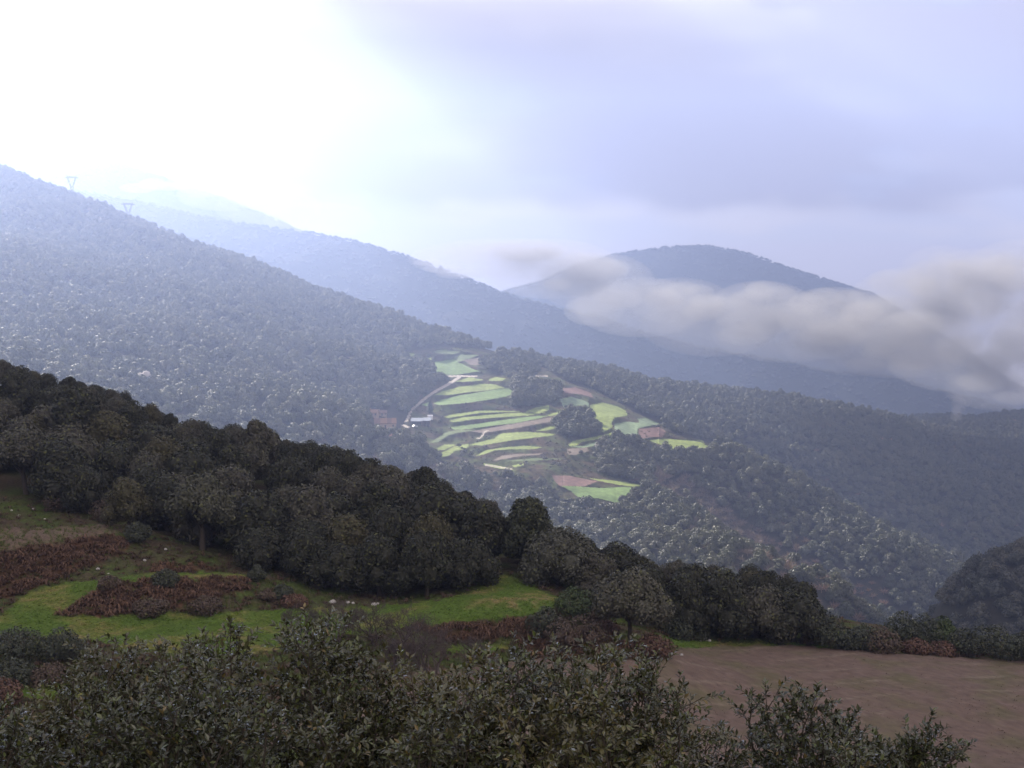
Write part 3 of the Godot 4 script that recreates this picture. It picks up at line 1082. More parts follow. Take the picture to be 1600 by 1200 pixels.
# ---------------------------------------------------------------- the farm on the hill
func gable_roof(b: MB, w: float, d: float, y0: float, y1: float, x0: float, col: Color, over := 0.4) -> void:
	# two sloped slabs along x, from x0 over length w
	for s in [-1.0, 1.0]:
		var e := Vector3(0, y0 - over * (y1 - y0) / (d * 0.5), s * (d * 0.5 + over))
		var r := Vector3(0, y1, 0)
		var nn := Vector3(0, d * 0.5, s * (y1 - y0)).normalized()
		var a := Vector3(x0, 0, 0); var c := Vector3(x0 + w, 0, 0)
		var th := Vector3(0, 0.22, 0)
		b.quad(a + e + th, c + e + th, c + r + th, a + r + th, nn, col)
		b.quad(a + e, c + e, c + r, a + r, -nn, col)
		b.quad(a + e, c + e, c + e + th, a + e + th, Vector3(0, 0, s), col)
		b.quad(a + e, a + r, a + r + th, a + e + th, Vector3(-1, 0, 0), col)
		b.quad(c + e, c + r, c + r + th, c + e + th, Vector3(1, 0, 0), col)
func house(called: String, label: String, at: Vector3, turn: float, w: float, d: float, hw: float, hr: float, wall: Color, bands: Array, group := "") -> Node3D:
	var t := thing(called, label, "house", at, turn, group)
	var b := MB.new()
	b.box(Vector3(-w / 2, -2.5, -d / 2), Vector3(w / 2, hw, d / 2), wall)
	for s in [-1.0, 1.0]:
		var x: float = s * w / 2
		b.tri(Vector3(x, hw, -d / 2), Vector3(x, hw, d / 2), Vector3(x, hr, 0), Vector3(s, 0, 0), Vector3(s, 0, 0), Vector3(s, 0, 0), wall)
	obj("wall", b.mesh(), M.plaster, t)
	var x0 := -w / 2 - 0.3
	var tot := w + 0.6
	for k in bands.size():
		var rb := MB.new()
		gable_roof(rb, tot * bands[k][0] - 0.01, d, hw, hr + 0.03 * (k % 2), x0, bands[k][1])
		var rf := obj("roof", rb.mesh(), M.tile, t)
		if k == 0:
			var cb := MB.new()
			cb.box(Vector3(x0 + 1.2, hw, -0.9), Vector3(x0 + 1.9, hr + 0.9, -0.2), Color(0.35, 0.25, 0.2))
			obj("chimney", cb.mesh(), M.plaster, rf)
		x0 += tot * bands[k][0]
	for k in 3:
		var wb := MB.new()
		var x := lerpf(-w * 0.36, w * 0.36, k / 2.0)
		var door := k == 1
		wb.box(Vector3(x - 0.45, 0.0 if door else 1.0, d / 2), Vector3(x + 0.45, 2.1 if door else 2.2, d / 2 + 0.06), Color(0.05, 0.045, 0.04))
		obj("door" if door else "window", wb.mesh(), M.paint, t)
	return t
func farm() -> void:
	var on := func(px, py): return hit(hill, px, py, 560, 1400, 5.0)
	var orange := Color(0.38, 0.24, 0.16); var brown := Color(0.26, 0.18, 0.14)
	var fh := house("farmhouse", "long farmhouse with patched orange tiled roof beside the pale track", on.call(602, 668), 0.12, 13.5, 7.5, 3.2, 5.8, Color(0.42, 0.33, 0.25), [[0.28, brown], [0.3, orange], [0.2, brown], [0.22, orange]])
	var ab := MB.new()
	ab.box(Vector3(-10.6, -2.5, -0.5), Vector3(-6.8, 2.0, 3.6), Color(0.62, 0.6, 0.56))
	obj("annex", ab.mesh(), M.plaster, fh)
	house("cottage", "small cottage with rusty orange roof behind the farmhouse", on.call(583, 650), -0.2, 7.0, 5.5, 2.6, 4.4, Color(0.36, 0.27, 0.2), [[1.0, orange]])
	house("outbuilding", "low outbuilding with dull brown roof half hidden by shrubs", on.call(597, 649), 0.1, 6.5, 5.0, 2.0, 3.4, Color(0.34, 0.27, 0.2), [[1.0, brown]])
	house("hut", "tiny red hut at the lower end of the farm track", on.call(613, 688), 0.3, 3.2, 3.0, 2.2, 3.2, Color(0.45, 0.2, 0.14), [[1.0, Color(0.5, 0.26, 0.2)]])
	# metal barn: two lean-to roofs over dark open bays
	var at := terr_at(658, 664)
	var t := thing("barn", "open barn with two pale grey sheet metal roofs", "barn", at, -0.06)
	for k in 2:
		var w := 8.0 if k == 0 else 5.2
		var x0 := -7.0 if k == 0 else 1.4
		var hh := 3.6 if k == 0 else 3.9
		var zf := 3.2 if k == 0 else 2.4
		var wb := MB.new()
		wb.box(Vector3(x0 + 0.1, -2, -3.4), Vector3(x0 + w - 0.1, hh - 0.1, -3.1), Color(0.2, 0.16, 0.13))
		wb.box(Vector3(x0 + 0.1, -2, -3.1), Vector3(x0 + 0.4, hh - 0.3, zf - 0.3), Color(0.2, 0.16, 0.13))
		wb.box(Vector3(x0 + w - 0.4, -2, -3.1), Vector3(x0 + w - 0.1, hh - 0.3, zf - 0.3), Color(0.2, 0.16, 0.13))
		obj("wall", wb.mesh(), M.plaster, t)
		var rb := MB.new()
		var a := Vector3(x0 - 0.2, hh + 0.9, -3.8); var b := Vector3(x0 + w + 0.2, hh + 0.9, -3.8)
		var c := Vector3(x0 + w + 0.2, hh - 0.6, zf); var d := Vector3(x0 - 0.2, hh - 0.6, zf)
		var nn := Vector3(0, 7.0, 1.5).normalized()
		rb.quad(a, b, c, d, nn, Color(0.36, 0.39, 0.43))
		var dn := Vector3(0, -0.12, 0)
		rb.quad(a + dn, b + dn, c + dn, d + dn, -nn, Color(0.4, 0.42, 0.45))
		rb.quad(d, c, c + dn, d + dn, Vector3(0, 0, 1), Color(0.36, 0.39, 0.43))
		obj("roof", rb.mesh(), M.plaster, t)
		for m in 3:
			var pb := MB.new()
			var x := lerpf(x0 + 0.5, x0 + w - 0.5, m / 2.0)
			pb.box(Vector3(x - 0.12, -2, zf - 0.5), Vector3(x + 0.12, hh - 0.62, zf - 0.26), Color(0.24, 0.22, 0.2))
			obj("post", pb.mesh(), M.plaster, t)
	var ts := thing("shed", "small white shed behind the end of the metal barn", "shed", terr_at(672, 655), 0.2)
	var sb := MB.new()
	sb.box(Vector3(-1.7, -1, -1.2), Vector3(1.7, 2.3, 1.2), Color(0.75, 0.75, 0.73))
	obj("wall", sb.mesh(), M.plaster, ts)
	sb = MB.new()
	gable_roof(sb, 3.8, 2.4, 2.31, 2.9, -1.9, Color(0.8, 0.8, 0.8), 0.2)
	obj("roof", sb.mesh(), M.plaster, ts)
	car(terr_at(648, 668), 0.5)
	# fir beside the track, and bare poplars below the terraces
	var fir := thing("fir_tree", "dark pointed fir standing alone beside the farm track", "tree", terr_at(673, 646))
	rng.seed = 61
	var fb := MB.new()
	fb.tube([Vector3(0, -0.5, 0), Vector3(0, 9.5, 0)], [0.3, 0.06], 6, Color(0.1, 0.08, 0.06))
	obj("trunk", fb.mesh(), M.bark, fir)
	fb = MB.new()
	for k in 900:
		var f := pow(rng.randf(), 0.7)
		var a := R(0, TAU)
		var rr := (1.0 - f) * 3.4 * R(0.35, 1.0) + 0.15
		leaf_card(fb, Vector3(cos(a) * rr, 0.8 + f * 9.0 - rr * 0.25, sin(a) * rr), (Vector3(cos(a), 0.8, sin(a)) + rdir() * 0.4).normalized(), R(0.35, 0.6), tone(Color(0.035, 0.05, 0.032), R(0.7, 1.3)))
	obj("crown", fb.mesh(), M.leaf, fir)
	var labels := ["tall leafless tree below the terraces, tallest of the three", "leafless tree left of the tallest bare tree below terraces", "thin leafless tree between two others below the terraces"]
	var k := 0
	for a in [[872, 722, 11.0], [820, 731, 8.5], [848, 722, 8.0]]:
		bare_tree(a[2], terr_at(a[0], a[1]), 300 + k, labels[k], "bare trees below the terraces", 0.05, Color(0.26, 0.22, 0.2), "upright")
		k += 1
	for q in [[788, 586], [1170 * 0.25 + 560 + 15, 637], [885, 638], [688, 660]]:
		var o := bush_proto(400 + int(q[0]), 3.2, 3.0, Color(0.06, 0.065, 0.04), 1500)
		o.name = numbered("bush")
		add_child(o)
		o.position = terr_at(q[0], q[1])
		meta(o, {788: "round dark bush beside the level road on the terraces", 867: "dark bush at the foot of the upper terrace grove", 885: "small dark bush between terrace grove and pale green field", 688: "greyish bush just right of the metal barn"}[int(q[0])], "bush", "bushes on the terraces")

func car(at: Vector3, turn: float) -> void:
	var t := thing("parked_car", "light silver car parked in front of the metal barn", "car", at + Vector3(0, 0.25, 0), turn)
	var b := MB.new()
	var prof := [Vector2(-2.0, 0.35), Vector2(-2.05, 0.75), Vector2(-1.2, 0.9), Vector2(-0.6, 1.42), Vector2(0.9, 1.45), Vector2(1.75, 0.95), Vector2(2.05, 0.85), Vector2(2.05, 0.35)]
	for i in prof.size():
		var p: Vector2 = prof[i]; var q: Vector2 = prof[(i + 1) % prof.size()]
		var nn := Vector3(p.y - q.y, q.x - p.x, 0).normalized()
		b.quad(Vector3(p.x, p.y, -0.82), Vector3(q.x, q.y, -0.82), Vector3(q.x, q.y, 0.82), Vector3(p.x, p.y, 0.82), nn, Color(0.6, 0.62, 0.64))
	for s in [-1.0, 1.0]:
		for i in range(1, prof.size() - 1):
			b.tri(Vector3(prof[0].x, prof[0].y, s * 0.82), Vector3(prof[i].x, prof[i].y, s * 0.82), Vector3(prof[i + 1].x, prof[i + 1].y, s * 0.82), Vector3(0, 0, s), Vector3(0, 0, s), Vector3(0, 0, s), Color(0.6, 0.62, 0.64))
	obj("body", b.mesh(), M.paint, t)
	for s in [-1.0, 1.0]:
		var w := MB.new()
		w.box(Vector3(-0.8, 0.92, s * 0.83 - 0.01), Vector3(1.1, 1.32, s * 0.83 + 0.01), Color(0.03, 0.035, 0.04))
		obj("window", w.mesh(), M.glass, t)
		for x in [-1.3, 1.35]:
			var c := CylinderMesh.new()
			c.top_radius = 0.32; c.bottom_radius = 0.32; c.height = 0.22; c.radial_segments = 16
			var o := obj("wheel", c, M.bark, t)
			o.position = Vector3(x, 0.3, s * 0.78)
			o.rotation.x = PI / 2

func pylons() -> void:
	var heads := []
	var lab := ["steel lattice pylon on the skyline, the taller nearer the left edge", "fainter steel lattice pylon on the skyline, lower down the crest"]
	var spots := [[113, 311, 1462, 31.0], [201, 349, 1425, 28.0]]
	for k in 2:
		var a = spots[k]
		var at := P(a[0], a[1], a[2]) - Vector3(0, 5.0, 0)
		var t := thing("electricity_pylon", lab[k], "pylon", at, 0.25, "pylons along the crest")
		var H: float = a[3]
		var col := Color(0.12, 0.125, 0.13)
		var wy := H * 0.52
		var ty := H * 0.90
		for s in [[-1, -1], [-1, 1], [1, -1], [1, 1]]:
			var b := MB.new()
			b.tube([Vector3(s[0] * 2.6, -3, s[1] * 2.6), Vector3(s[0] * 1.0, wy, s[1] * 0.9)], [0.42, 0.36], 4, col)
			obj("leg", b.mesh(), M.metal, t)
		for z in [-1.0, 1.0]:
			var br := MB.new()
			for i in 6:
				var f0 := i / 6.0; var f1 := (i + 1) / 6.0
				var w0 := lerpf(2.6, 1.0, f0); var w1 := lerpf(2.6, 1.0, f1)
				br.tube([Vector3(-w0, f0 * wy, z * w0), Vector3(w1, f1 * wy, z * w1)], [0.16, 0.16], 3, col)
				br.tube([Vector3(w0, f0 * wy, z * w0), Vector3(-w1, f1 * wy, z * w1)], [0.16, 0.16], 3, col)
			obj("bracing", br.mesh(), M.metal, t)
		for s in [-1.0, 1.0]:
			var b := MB.new()
			b.tube([Vector3(s * 1.0, wy, 0.6), Vector3(s * 4.6, ty, 0.5)], [0.38, 0.34], 4, col)
			b.tube([Vector3(s * 0.2, wy + 1.0, -0.6), Vector3(s * 3.6, ty, -0.5)], [0.38, 0.34], 4, col)
			for i in 5:
				var f := i / 5.0
				b.tube([Vector3(s * lerpf(1.0, 4.6, f), lerpf(wy, ty, f), 0.6), Vector3(s * lerpf(0.2, 3.6, f + 0.2), lerpf(wy + 1.0, ty, f + 0.2), -0.6)], [0.1, 0.1], 3, col)
			b.tube([Vector3(s * 4.6, ty, 0), Vector3(s * 5.0, H, 0)], [0.34, 0.16], 4, col)
			obj("arm", b.mesh(), M.metal, t)
		var cb := MB.new()
		cb.tube([Vector3(-7.2, ty, 0), Vector3(7.2, ty, 0)], [0.4, 0.4], 4, col)
		cb.tube([Vector3(-5.0, ty + 1.1, 0), Vector3(5.0, ty + 1.1, 0)], [0.3, 0.3], 4, col)
		for i in 10:
			var x := -5.0 + i
			cb.tube([Vector3(x, ty + (1.1 if i % 2 else 0.0), 0), Vector3(x + 1, ty + (0.0 if i % 2 else 1.1), 0)], [0.09, 0.09], 3, col)
		obj("crossarm", cb.mesh(), M.metal, t)
		var hk := []
		for x in [-6.6, 0.0, 6.6]:
			var ib := MB.new()
			ib.tube([Vector3(x, ty, 0), Vector3(x, ty - 2.4, 0)], [0.12, 0.12], 5, Color(0.3, 0.3, 0.28))
			obj("insulator", ib.mesh(), M.paint, t)
			hk.append(t.transform * Vector3(x, ty - 2.4, 0))
		heads.append(hk)
	var ends := [P(-190, 430, 760), P(-178, 430, 765), P(-166, 430, 770)]
	for k in 3:
		for sec in 2:
			var a: Vector3 = heads[0][k]
			var b: Vector3 = heads[1][k] if sec == 0 else ends[k]
			var pts := []
			var rad := []
			var sag := 4.0 if sec == 0 else 24.0
			for i in 17:
				var f := i / 16.0
				pts.append(a.lerp(b, f) - Vector3(0, sag * 4.0 * f * (1.0 - f), 0))
				rad.append(0.07)
			var mb := MB.new()
			mb.tube(pts, rad, 3, Color(0.5, 0.52, 0.54))
			var o := obj("power_line", mb.mesh(), M.metal)
			meta(o, "thin wire strung between the two skyline pylons" if sec == 0 else "thin wire running down over the forested hill from the first pylon", "cable", "wires between pylons" if sec == 0 else "wires over the hill")

# ---------------------------------------------------------------- the dark wood
const SIL := [-120,540, 0,556, 40,560, 70,576, 130,586, 200,610, 270,640, 330,652, 400,660, 460,682, 540,692, 600,715, 660,732, 700,748, 760,776, 800,800, 860,815, 930,836, 960,840, 1000,848, 1060,864, 1120,874, 1180,880, 1230,884, 1262,905, 1275,940]
const FRONT := [-120,740, 0,752, 60,776, 130,802, 200,824, 260,842, 315,860, 400,886, 470,906, 530,920, 600,931, 680,931, 735,916, 755,892, 800,892, 830,905, 900,925, 950,950, 1000,975, 1050,988, 1100,996, 1250,1002, 1275,1000]
func on_gnd(px: float, py: float) -> Vector3:
	return hit(gnd, px, py, 90, 330, 1.0)
func oak_label(kind: int, px: float, row: String) -> String:
	var look: String = ["dark domed", "greyish domed", "olive domed", "dark tall", "greyish tall", "dark spreading", "greyish spreading", "dark broad-domed"][kind]
	var z := [[20, "beyond the left-edge oak"], [90, "above the left-edge oak"], [170, "just right of the left-edge oak"], [250, "over the high bracken bank"], [340, "above the pale-trunked oak"], [430, "right of the pale-trunked oak"], [510, "above the meadow bushes"], [590, "above the white stones"], [660, "below the bristly skyline oak"], [720, "right of the bristly skyline oak"], [800, "beside the path gap"], [900, "behind the broad greyish oak"], [960, "left of the lone oak"], [1030, "behind the lone oak"], [1100, "right of the lone oak"], [1170, "in mid grove"], [1225, "toward the grove's right end"], [2000, "at the grove's right end"]]
	for a in z:
		if px < a[0]: return "%s oak %s, %s" % [look, row.replace("the wood's", "the grove's") if px > 800 else row, a[1]]
	return look
func wood() -> void:
	var grey := Color(0.060, 0.057, 0.041)
	var dark := Color(0.032, 0.033, 0.021)
	var olive := Color(0.056, 0.051, 0.026)
	var protos := [oak(501, 8, 7.6, "dome", dark), oak(502, 8, 8.0, "dome", grey), oak(503, 8, 7.2, "dome", olive), oak(504, 8, 6.6, "tall", dark), oak(505, 8, 6.4, "tall", grey), oak(506, 8, 8.6, "low", dark), oak(507, 8, 8.2, "low", grey), oak(508, 8, 7.8, "dome", dark)]
	rng.seed = 90
	# trees that stand out
	var own := [
		[oak(520, 7.7, 8.6, "umbrella", Color(0.074, 0.071, 0.05), 14000), 985, 1001, 0.0, "lone evergreen oak with rounded crown and bare trunk at the field corner"],
		[oak(521, 8.4, 10.0, "low", Color(0.068, 0.068, 0.05), 13000), 872, 914, 0.0, "broad greyish round-headed oak behind the tip of the green field"],
		[oak(522, 10.6, 7.8, "dome", Color(0.042, 0.046, 0.028), 12500), 828, 893, 0.0, "tall dark domed oak rising behind the broad greyish oak"],
		[oak(523, 10.4, 8.6, "umbrella", Color(0.062, 0.062, 0.042), 12500), 316, 861, 0.0, "oak whose pale trunk shows at the upper edge of the meadow"],
		[oak(524, 10.4, 9.6, "umbrella", Color(0.058, 0.056, 0.04), 13000), 42, 772, 0.0, "large oak with bare trunk beside the earth track at left edge"]]
	var taken := []
	for a in own:
		var t: Node3D = a[0]
		var at := on_gnd(a[1], a[2])
		t.name = numbered("oak_tree")
		add_child(t)
		t.position = at - Vector3(0, 0.15, 0)
		meta(t, a[4], "tree")
		taken.append(Vector2(at.x, at.z))
	var put := func(at: Vector3, h: float, kind: int, label: String, group: String):
		var s := h / 8.0
		var wd := s * R(0.85, 1.12)
		copy_of(protos[kind], "oak_tree", label, "tree", at - Vector3(0, 0.3, 0), R(0, TAU), Vector3(wd, s, wd), group)
		taken.append(Vector2(at.x, at.z))
	# hand-set trees of the front rows and skyline: px, base py, top py, kind
	for a in [[665, 800, 722, 3, "bristly dark oak standing above the rest on the skyline"], [392, 735, 650, 4, "pointed oak on the skyline of the wood above its middle"], [120, 690, 580, 3, "tall oak on the skyline near the left edge"]]:
		var at := W(a[0], 205.0, 0.0)
		at.y = gnd.h(at.x, at.z)
		var d := -at.z
		var top := P(a[0], a[2], d).y
		put.call(at, clampf(top - at.y, 7.0, 12.5), a[3], a[4], "")
	var px := 135.0
	while px < 765.0:
		var at := on_gnd(px, curve(FRONT, px))
		var free := true
		for q in taken:
			if q.distance_to(Vector2(at.x, at.z)) < 4.6: free = false
		var fk := rng.randi() % 6
		if free: put.call(at, R(6.8, 8.6), [5, 6, 1, 7, 0, 2][fk], oak_label([5, 6, 1, 7, 0, 2][fk], px, "in the wood's front row"), "trees of the wood")
		px += R(52, 74)
	px = 1072.0
	while px < 1256.0:
		var at := on_gnd(px, curve(FRONT, px))
		var fk := rng.randi() % 4
		put.call(at, R(7.4, 8.6), [5, 7, 0, 6][fk], oak_label([5, 7, 0, 6][fk], px, "in the grove's front row"), "trees of the grove")
		px += R(44, 60)
	var n := 0
	for k in 9000:
		var qx := R(-100, 1268)
		var d := R(150, 250)
		var x := (qx - 800.0) / F * d * 1.02
		var at := Vector3(x, gnd.h(x, -d), -d)
		var q := pix(at)
		if q.x > 770 and q.x < 800: continue
		if q.y > curve(FRONT, q.x) - 2.0: continue
		if q.x < 60 and d < 196: continue
		var near := false
		for w in taken:
			if w.distance_squared_to(Vector2(at.x, at.z)) < (17.0 if q.x > 880 else 29.0):
				near = true
				break
		if near: continue
		var top := P(q.x, curve(SIL, q.x) + R(0, 14), d).y
		var h := minf(R(7.0, 10.5), top - at.y)
		if h < 4.5: continue
		var sky := top - at.y - h < 0.4 and d > 175.0
		var right := q.x > 900
		if right and d > 180.0: continue
		var kind := rng.randi() % 8
		put.call(at, h, kind, oak_label(kind, q.x, "on the skyline" if sky else ("deep in the wood" if d > 172.0 else "in the wood's second row")), ("trees of the grove" if right else "trees of the wood"))
		n += 1
		if n > 235: break
	for o in protos: o.free()
	print("wood ", n, " ", Time.get_ticks_msec())

# ---------------------------------------------------------------- bushes, bracken, bare trees, stones
func bush_proto(sd: int, w: float, h: float, col: Color, cards: int) -> Node3D:
	rng.seed = sd
	var o := Node3D.new()
	var lobes := []
	for i in 7:
		var a := TAU * i / 6.0 + R(-0.3, 0.3)
		var rr := 0.0 if i == 6 else w * R(0.2, 0.3)
		lobes.append([Vector3(cos(a) * rr, h * (R(0.3, 0.5) if i < 6 else 0.62), sin(a) * rr), minf(w * R(0.2, 0.27), h * 0.5)])
	var b := MB.new()
	for i in 5:
		var l: Vector3 = lobes[i][0]
		b.tube([Vector3(R(-0.1, 0.1), -0.3, R(-0.1, 0.1)), l], [0.05, 0.02], 4, Color(0.1, 0.08, 0.06))
	obj("stem", b.mesh(), M.bark, o)
	var f := obj("foliage", crown_mesh(lobes, cards, 0.13, col, 0.3), M.leaf, o)
	f.set_meta("kind", "stuff")
	return o

func bare_tree(h: float, at: Vector3, sd: int, label: String, group: String, thin: float, col: Color, form: String) -> Node3D:
	rng.seed = sd
	var t := thing("bare_tree", label, "tree", at, R(0, TAU), group)
	var tw := MB.new()
	var b := MB.new()
	var stack := []
	var stems := 1 if form == "upright" else 5
	for s in stems:
		var dir := Vector3(R(-0.1, 0.1), 1, R(-0.1, 0.1)) if form == "upright" else Vector3(R(-0.7, 0.7), 1, R(-0.7, 0.7))
		stack.append([Vector3(0, -0.2, 0), dir.normalized(), h * (0.34 if form == "upright" else 0.42), h * 0.022, 0])
	while stack.size():
		var s = stack.pop_back()
		var p: Vector3 = s[0]
		var d: Vector3 = s[1]
		var mid: Vector3 = p + d * s[2] * 0.5
		d = (d + rdir() * 0.16 + Vector3(0, 0.10, 0)).normalized()
		var e: Vector3 = mid + d * s[2] * 0.5
		var lv: int = s[4]
		(b if lv < 2 else tw).tube([p, mid, e], [s[3], s[3] * 0.82, s[3] * 0.6], 5 if lv < 2 else 3, tone(col, R(0.8, 1.2)))
		if lv < 5:
			var kids := 3 if lv < 4 else 4
			for k in kids:
				var nd := (d + rdir() * (0.55 if form == "upright" else 0.75)).normalized()
				var from := p.lerp(e, R(0.55, 1.0)) if k else e
				stack.append([from, nd, s[2] * R(0.58, 0.8), maxf(s[3] * 0.55, thin * 0.2), lv + 1])
	obj("trunk", b.mesh(), M.bark, t)
	var o := obj("twigs", tw.mesh(), M.bark, t)
	o.set_meta("kind", "stuff")
	return t

func field_plants() -> void:
	var k := 0
	# bushes: px, base py, width px, height px, tint, label
	var dk := Color(0.05, 0.055, 0.038); var br := Color(0.085, 0.062, 0.045); var gr := Color(0.055, 0.075, 0.03); var rd := Color(0.105, 0.06, 0.042)
	for a in [
		[28, 1028, 92, 44, dk, "dark bramble bush at left edge below the green field"], [98, 1030, 70, 48, dk, "dark rounded bramble bush right of the one at the left edge"], [20, 1066, 70, 32, dk, "low dark bush under the brambles at left edge"], [75, 1068, 56, 28, br, "brownish low bush beside small green patch at left"],
		[5, 1100, 60, 40, rd, "rusty bracken mound at the left edge below small green patch"],
		[897, 962, 62, 46, gr, "green broom bush right of the green field's tip"], [853, 990, 62, 40, dk, "dark bush on the bank below the green field's tip"], [905, 1012, 96, 44, br, "wide brown bramble in front of the lone oak's bank"], [1022, 1022, 60, 26, rd, "rusty bramble mound under the lone oak"], [1060, 996, 52, 30, dk, "low dark bush between lone oak and the grove"],
		[1090, 998, 34, 20, dk, "small dark bush at the foot of the grove"], [930, 972, 40, 30, br, "brown bush between broom and the lone oak"], [948, 990, 34, 22, rd, "reddish bush left of the lone oak's trunk"],
		[442, 936, 28, 24, dk, "small upright bush on the meadow under the wood"], [418, 938, 24, 20, br, "small brown bush left of the upright meadow bush"], [402, 908, 26, 30, dk, "dark shrub at the end of the upper bank"], [260, 914, 40, 22, dk, "dark bramble on top of the curved bank"], [170, 920, 34, 18, br, "brown bramble at the bend of the curved bank"], [320, 956, 50, 22, br, "brown bramble at the foot of the curved bank"], [235, 958, 54, 20, br, "low bramble where the curved bank ends"], [460, 946, 40, 16, rd, "rusty low bramble at back of the meadow"],
		[215, 848, 36, 34, dk, "dark shrub at the end of the high bank"], [230, 800, 60, 40, dk, "dark shrub under the wood above the high bank"], [130, 800, 70, 45, dk, "grey shrub at the wood's edge left of the pale trunk"], [175, 812, 60, 32, br, "brownish shrub in front of the wood at left"], [95, 795, 50, 34, br, "brown shrub beside the large left oak's trunk"],
		[1300, 1012, 60, 50, dk, "rounded dark bush first right of the grove"], [1348, 1014, 52, 40, dk, "dark low bush second right of the grove"], [1378, 1018, 56, 40, br, "brown bush between two dark bushes on field edge"], [1410, 1012, 62, 60, dk, "tall dark bush on the far field edge"], [1444, 1014, 64, 58, dk, "dark bush directly right of the tallest field edge bush"], [1472, 1016, 48, 62, gr, "upright greenish bush on the far field edge"], [1506, 1024, 52, 46, dk, "dark bush right of the upright greenish bush"], [1430, 1020, 44, 20, rd, "low rusty bracken before the dark field edge bushes"], [1470, 1023, 50, 18, rd, "low rusty bracken under the upright greenish bush"], [1556, 1029, 74, 56, dk, "wide dark bush near the right edge of field"], [1604, 1032, 60, 52, dk, "dark bush cut by the right edge of picture"], [1660, 1036, 60, 50, dk, "dark bush beyond the right edge"], [1272, 1006, 34, 30, br, "small brown bush between the grove and rounded bush"], [1325, 1014, 34, 26, dk, "small dark bush filling a gap in the field hedge"]]:
		var at := on_gnd(a[0], a[1])
		var m := -at.z / F
		var o := bush_proto(600 + k, a[2] * m * 1.15, a[3] * m * 1.15, a[4], 1800 + a[2] * 22)
		o.name = numbered("bush")
		add_child(o)
		o.position = at - Vector3(0, 0.1, 0)
		meta(o, a[5], "bush", "bushes round the fields")
		k += 1
	k = 0
	for a in [[528, 1003, 4.2, "grey leafless shrub at the left of the bare thicket"], [585, 1010, 4.4, "grey leafless shrub in the middle of bare thicket"], [640, 1028, 5.0, "dark-stemmed leafless tree in the bare thicket by the bank"], [678, 1068, 5.6, "leafless tree nearest the ploughed field"], [470, 1000, 3.6, "low leafless shrub behind the tall foreground bush"], [730, 1050, 3.8, "small leafless tree right of the bare thicket"], [615, 1055, 3.6, "low leafless shrub in front of the bare thicket"]]:
		bare_tree(a[2], on_gnd(a[0], a[1]), 700 + k, a[3], "bare thicket below the meadow", 0.06, Color(0.155, 0.125, 0.115), "shrub")
		k += 1
	# stones
	rng.seed = 41
	var sl := {}
	for a in [[226, 876, 5], [153, 890, 6], [170, 898, 5], [259, 859, 5], [414, 935, 6], [450, 941, 5], [480, 942, 5], [520, 942, 10], [544, 942, 6], [552, 943, 5], [584, 946, 8], [590, 944, 5], [768, 902, 5], [760, 896, 4], [775, 890, 5], [1100, 1001, 8], [1108, 1002, 6], [1094, 1002, 4], [30, 806, 4], [52, 796, 4], [70, 812, 4], [88, 788, 4], [18, 798, 4], [205, 955, 5], [130, 868, 4], [715, 1000, 6], [735, 1008, 5], [1050, 1022, 6], [1065, 1024, 5]]:
		var at := on_gnd(a[0], a[1])
		var b := MB.new()
		var r: float = a[2] * 0.5 * -at.z / F * 1.2
		var g := []
		for j in 5:
			for i in 7:
				var t := PI * j / 4.0
				var w := TAU * i / 6.0
				var d := Vector3(sin(t) * cos(w), cos(t) * 0.7, sin(t) * sin(w))
				g.append(d * r * (1.0 + 0.3 * noise_b.get_noise_3dv(Vector3(cos(w), cos(t), sin(w)) * 1.3 + Vector3(a[0], 0, 0))))
		for j in 4:
			for i in 6:
				b.flat(g[j * 7 + i], g[j * 7 + i + 1], g[j * 7 + i + 8], Color(0.48, 0.46, 0.42))
				b.flat(g[j * 7 + i], g[j * 7 + i + 8], g[j * 7 + i + 7], Color(0.48, 0.46, 0.42))
		var o := obj("stone", b.mesh(), M.stone)
		o.position = at + Vector3(0, r * 0.25, 0)
		var where: String = "at the back edge of the green meadow" if a[0] > 400 and a[0] < 600 else ("where the path leaves the meadow" if a[0] < 800 and a[0] > 700 else ("on the verge of the ploughed field" if a[0] > 1000 else "on the grassy slope left of the meadow"))
		sl[where] = sl.get(where, []) + [[a[0], o]]
	var ordn := ["leftmost", "second from left", "third from left", "fourth from left", "fifth from left", "sixth from left", "seventh from left", "eighth from left", "ninth from left", "tenth from left", "eleventh from left", "twelfth from left"]
	for where in sl:
		var row: Array = sl[where]
		row.sort_custom(func(p, q): return p[0] < q[0])
		for i in row.size():
			meta(row[i][1], "pale stone " + where + ", " + ordn[i], "stone", "pale stones " + where)
	var wl := ["chalky rock showing among the trees of the big hill, leftmost", "pale outcrop among trees on the big hill above the wood", "smaller pale outcrop just right of the pale outcrop"]
	var wk := 0
	for a in [[58, 560, 4.0], [200, 606, 5.5], [224, 602, 6.5]]:
		var at := hit(hill, a[0], a[1], 560, 1400, 5.0)
		var b := MB.new()
		for q in 5:
			sphere_to(b, Vector3(R(-0.5, 0.5) * a[2], R(0.1, 0.5) * a[2] + 2.5, R(-0.3, 0.3) * a[2]), Vector3(R(0.25, 0.5), R(0.2, 0.4), R(0.25, 0.5)) * a[2], Color(0.55, 0.5, 0.45), 6, 4)
		b.box(Vector3(-a[2] * 0.4, -1, -a[2] * 0.3), Vector3(a[2] * 0.4, 3.0, a[2] * 0.3), Color(0.5, 0.46, 0.42))
		var o := obj("rock_outcrop", b.mesh(), M.stone)
		o.position = at
		meta(o, wl[wk], "rock", "pale rocks on the hill")
		wk += 1
	# bracken, grass, clods: nobody could count them
	rng.seed = 45
	var fr := MB.new()
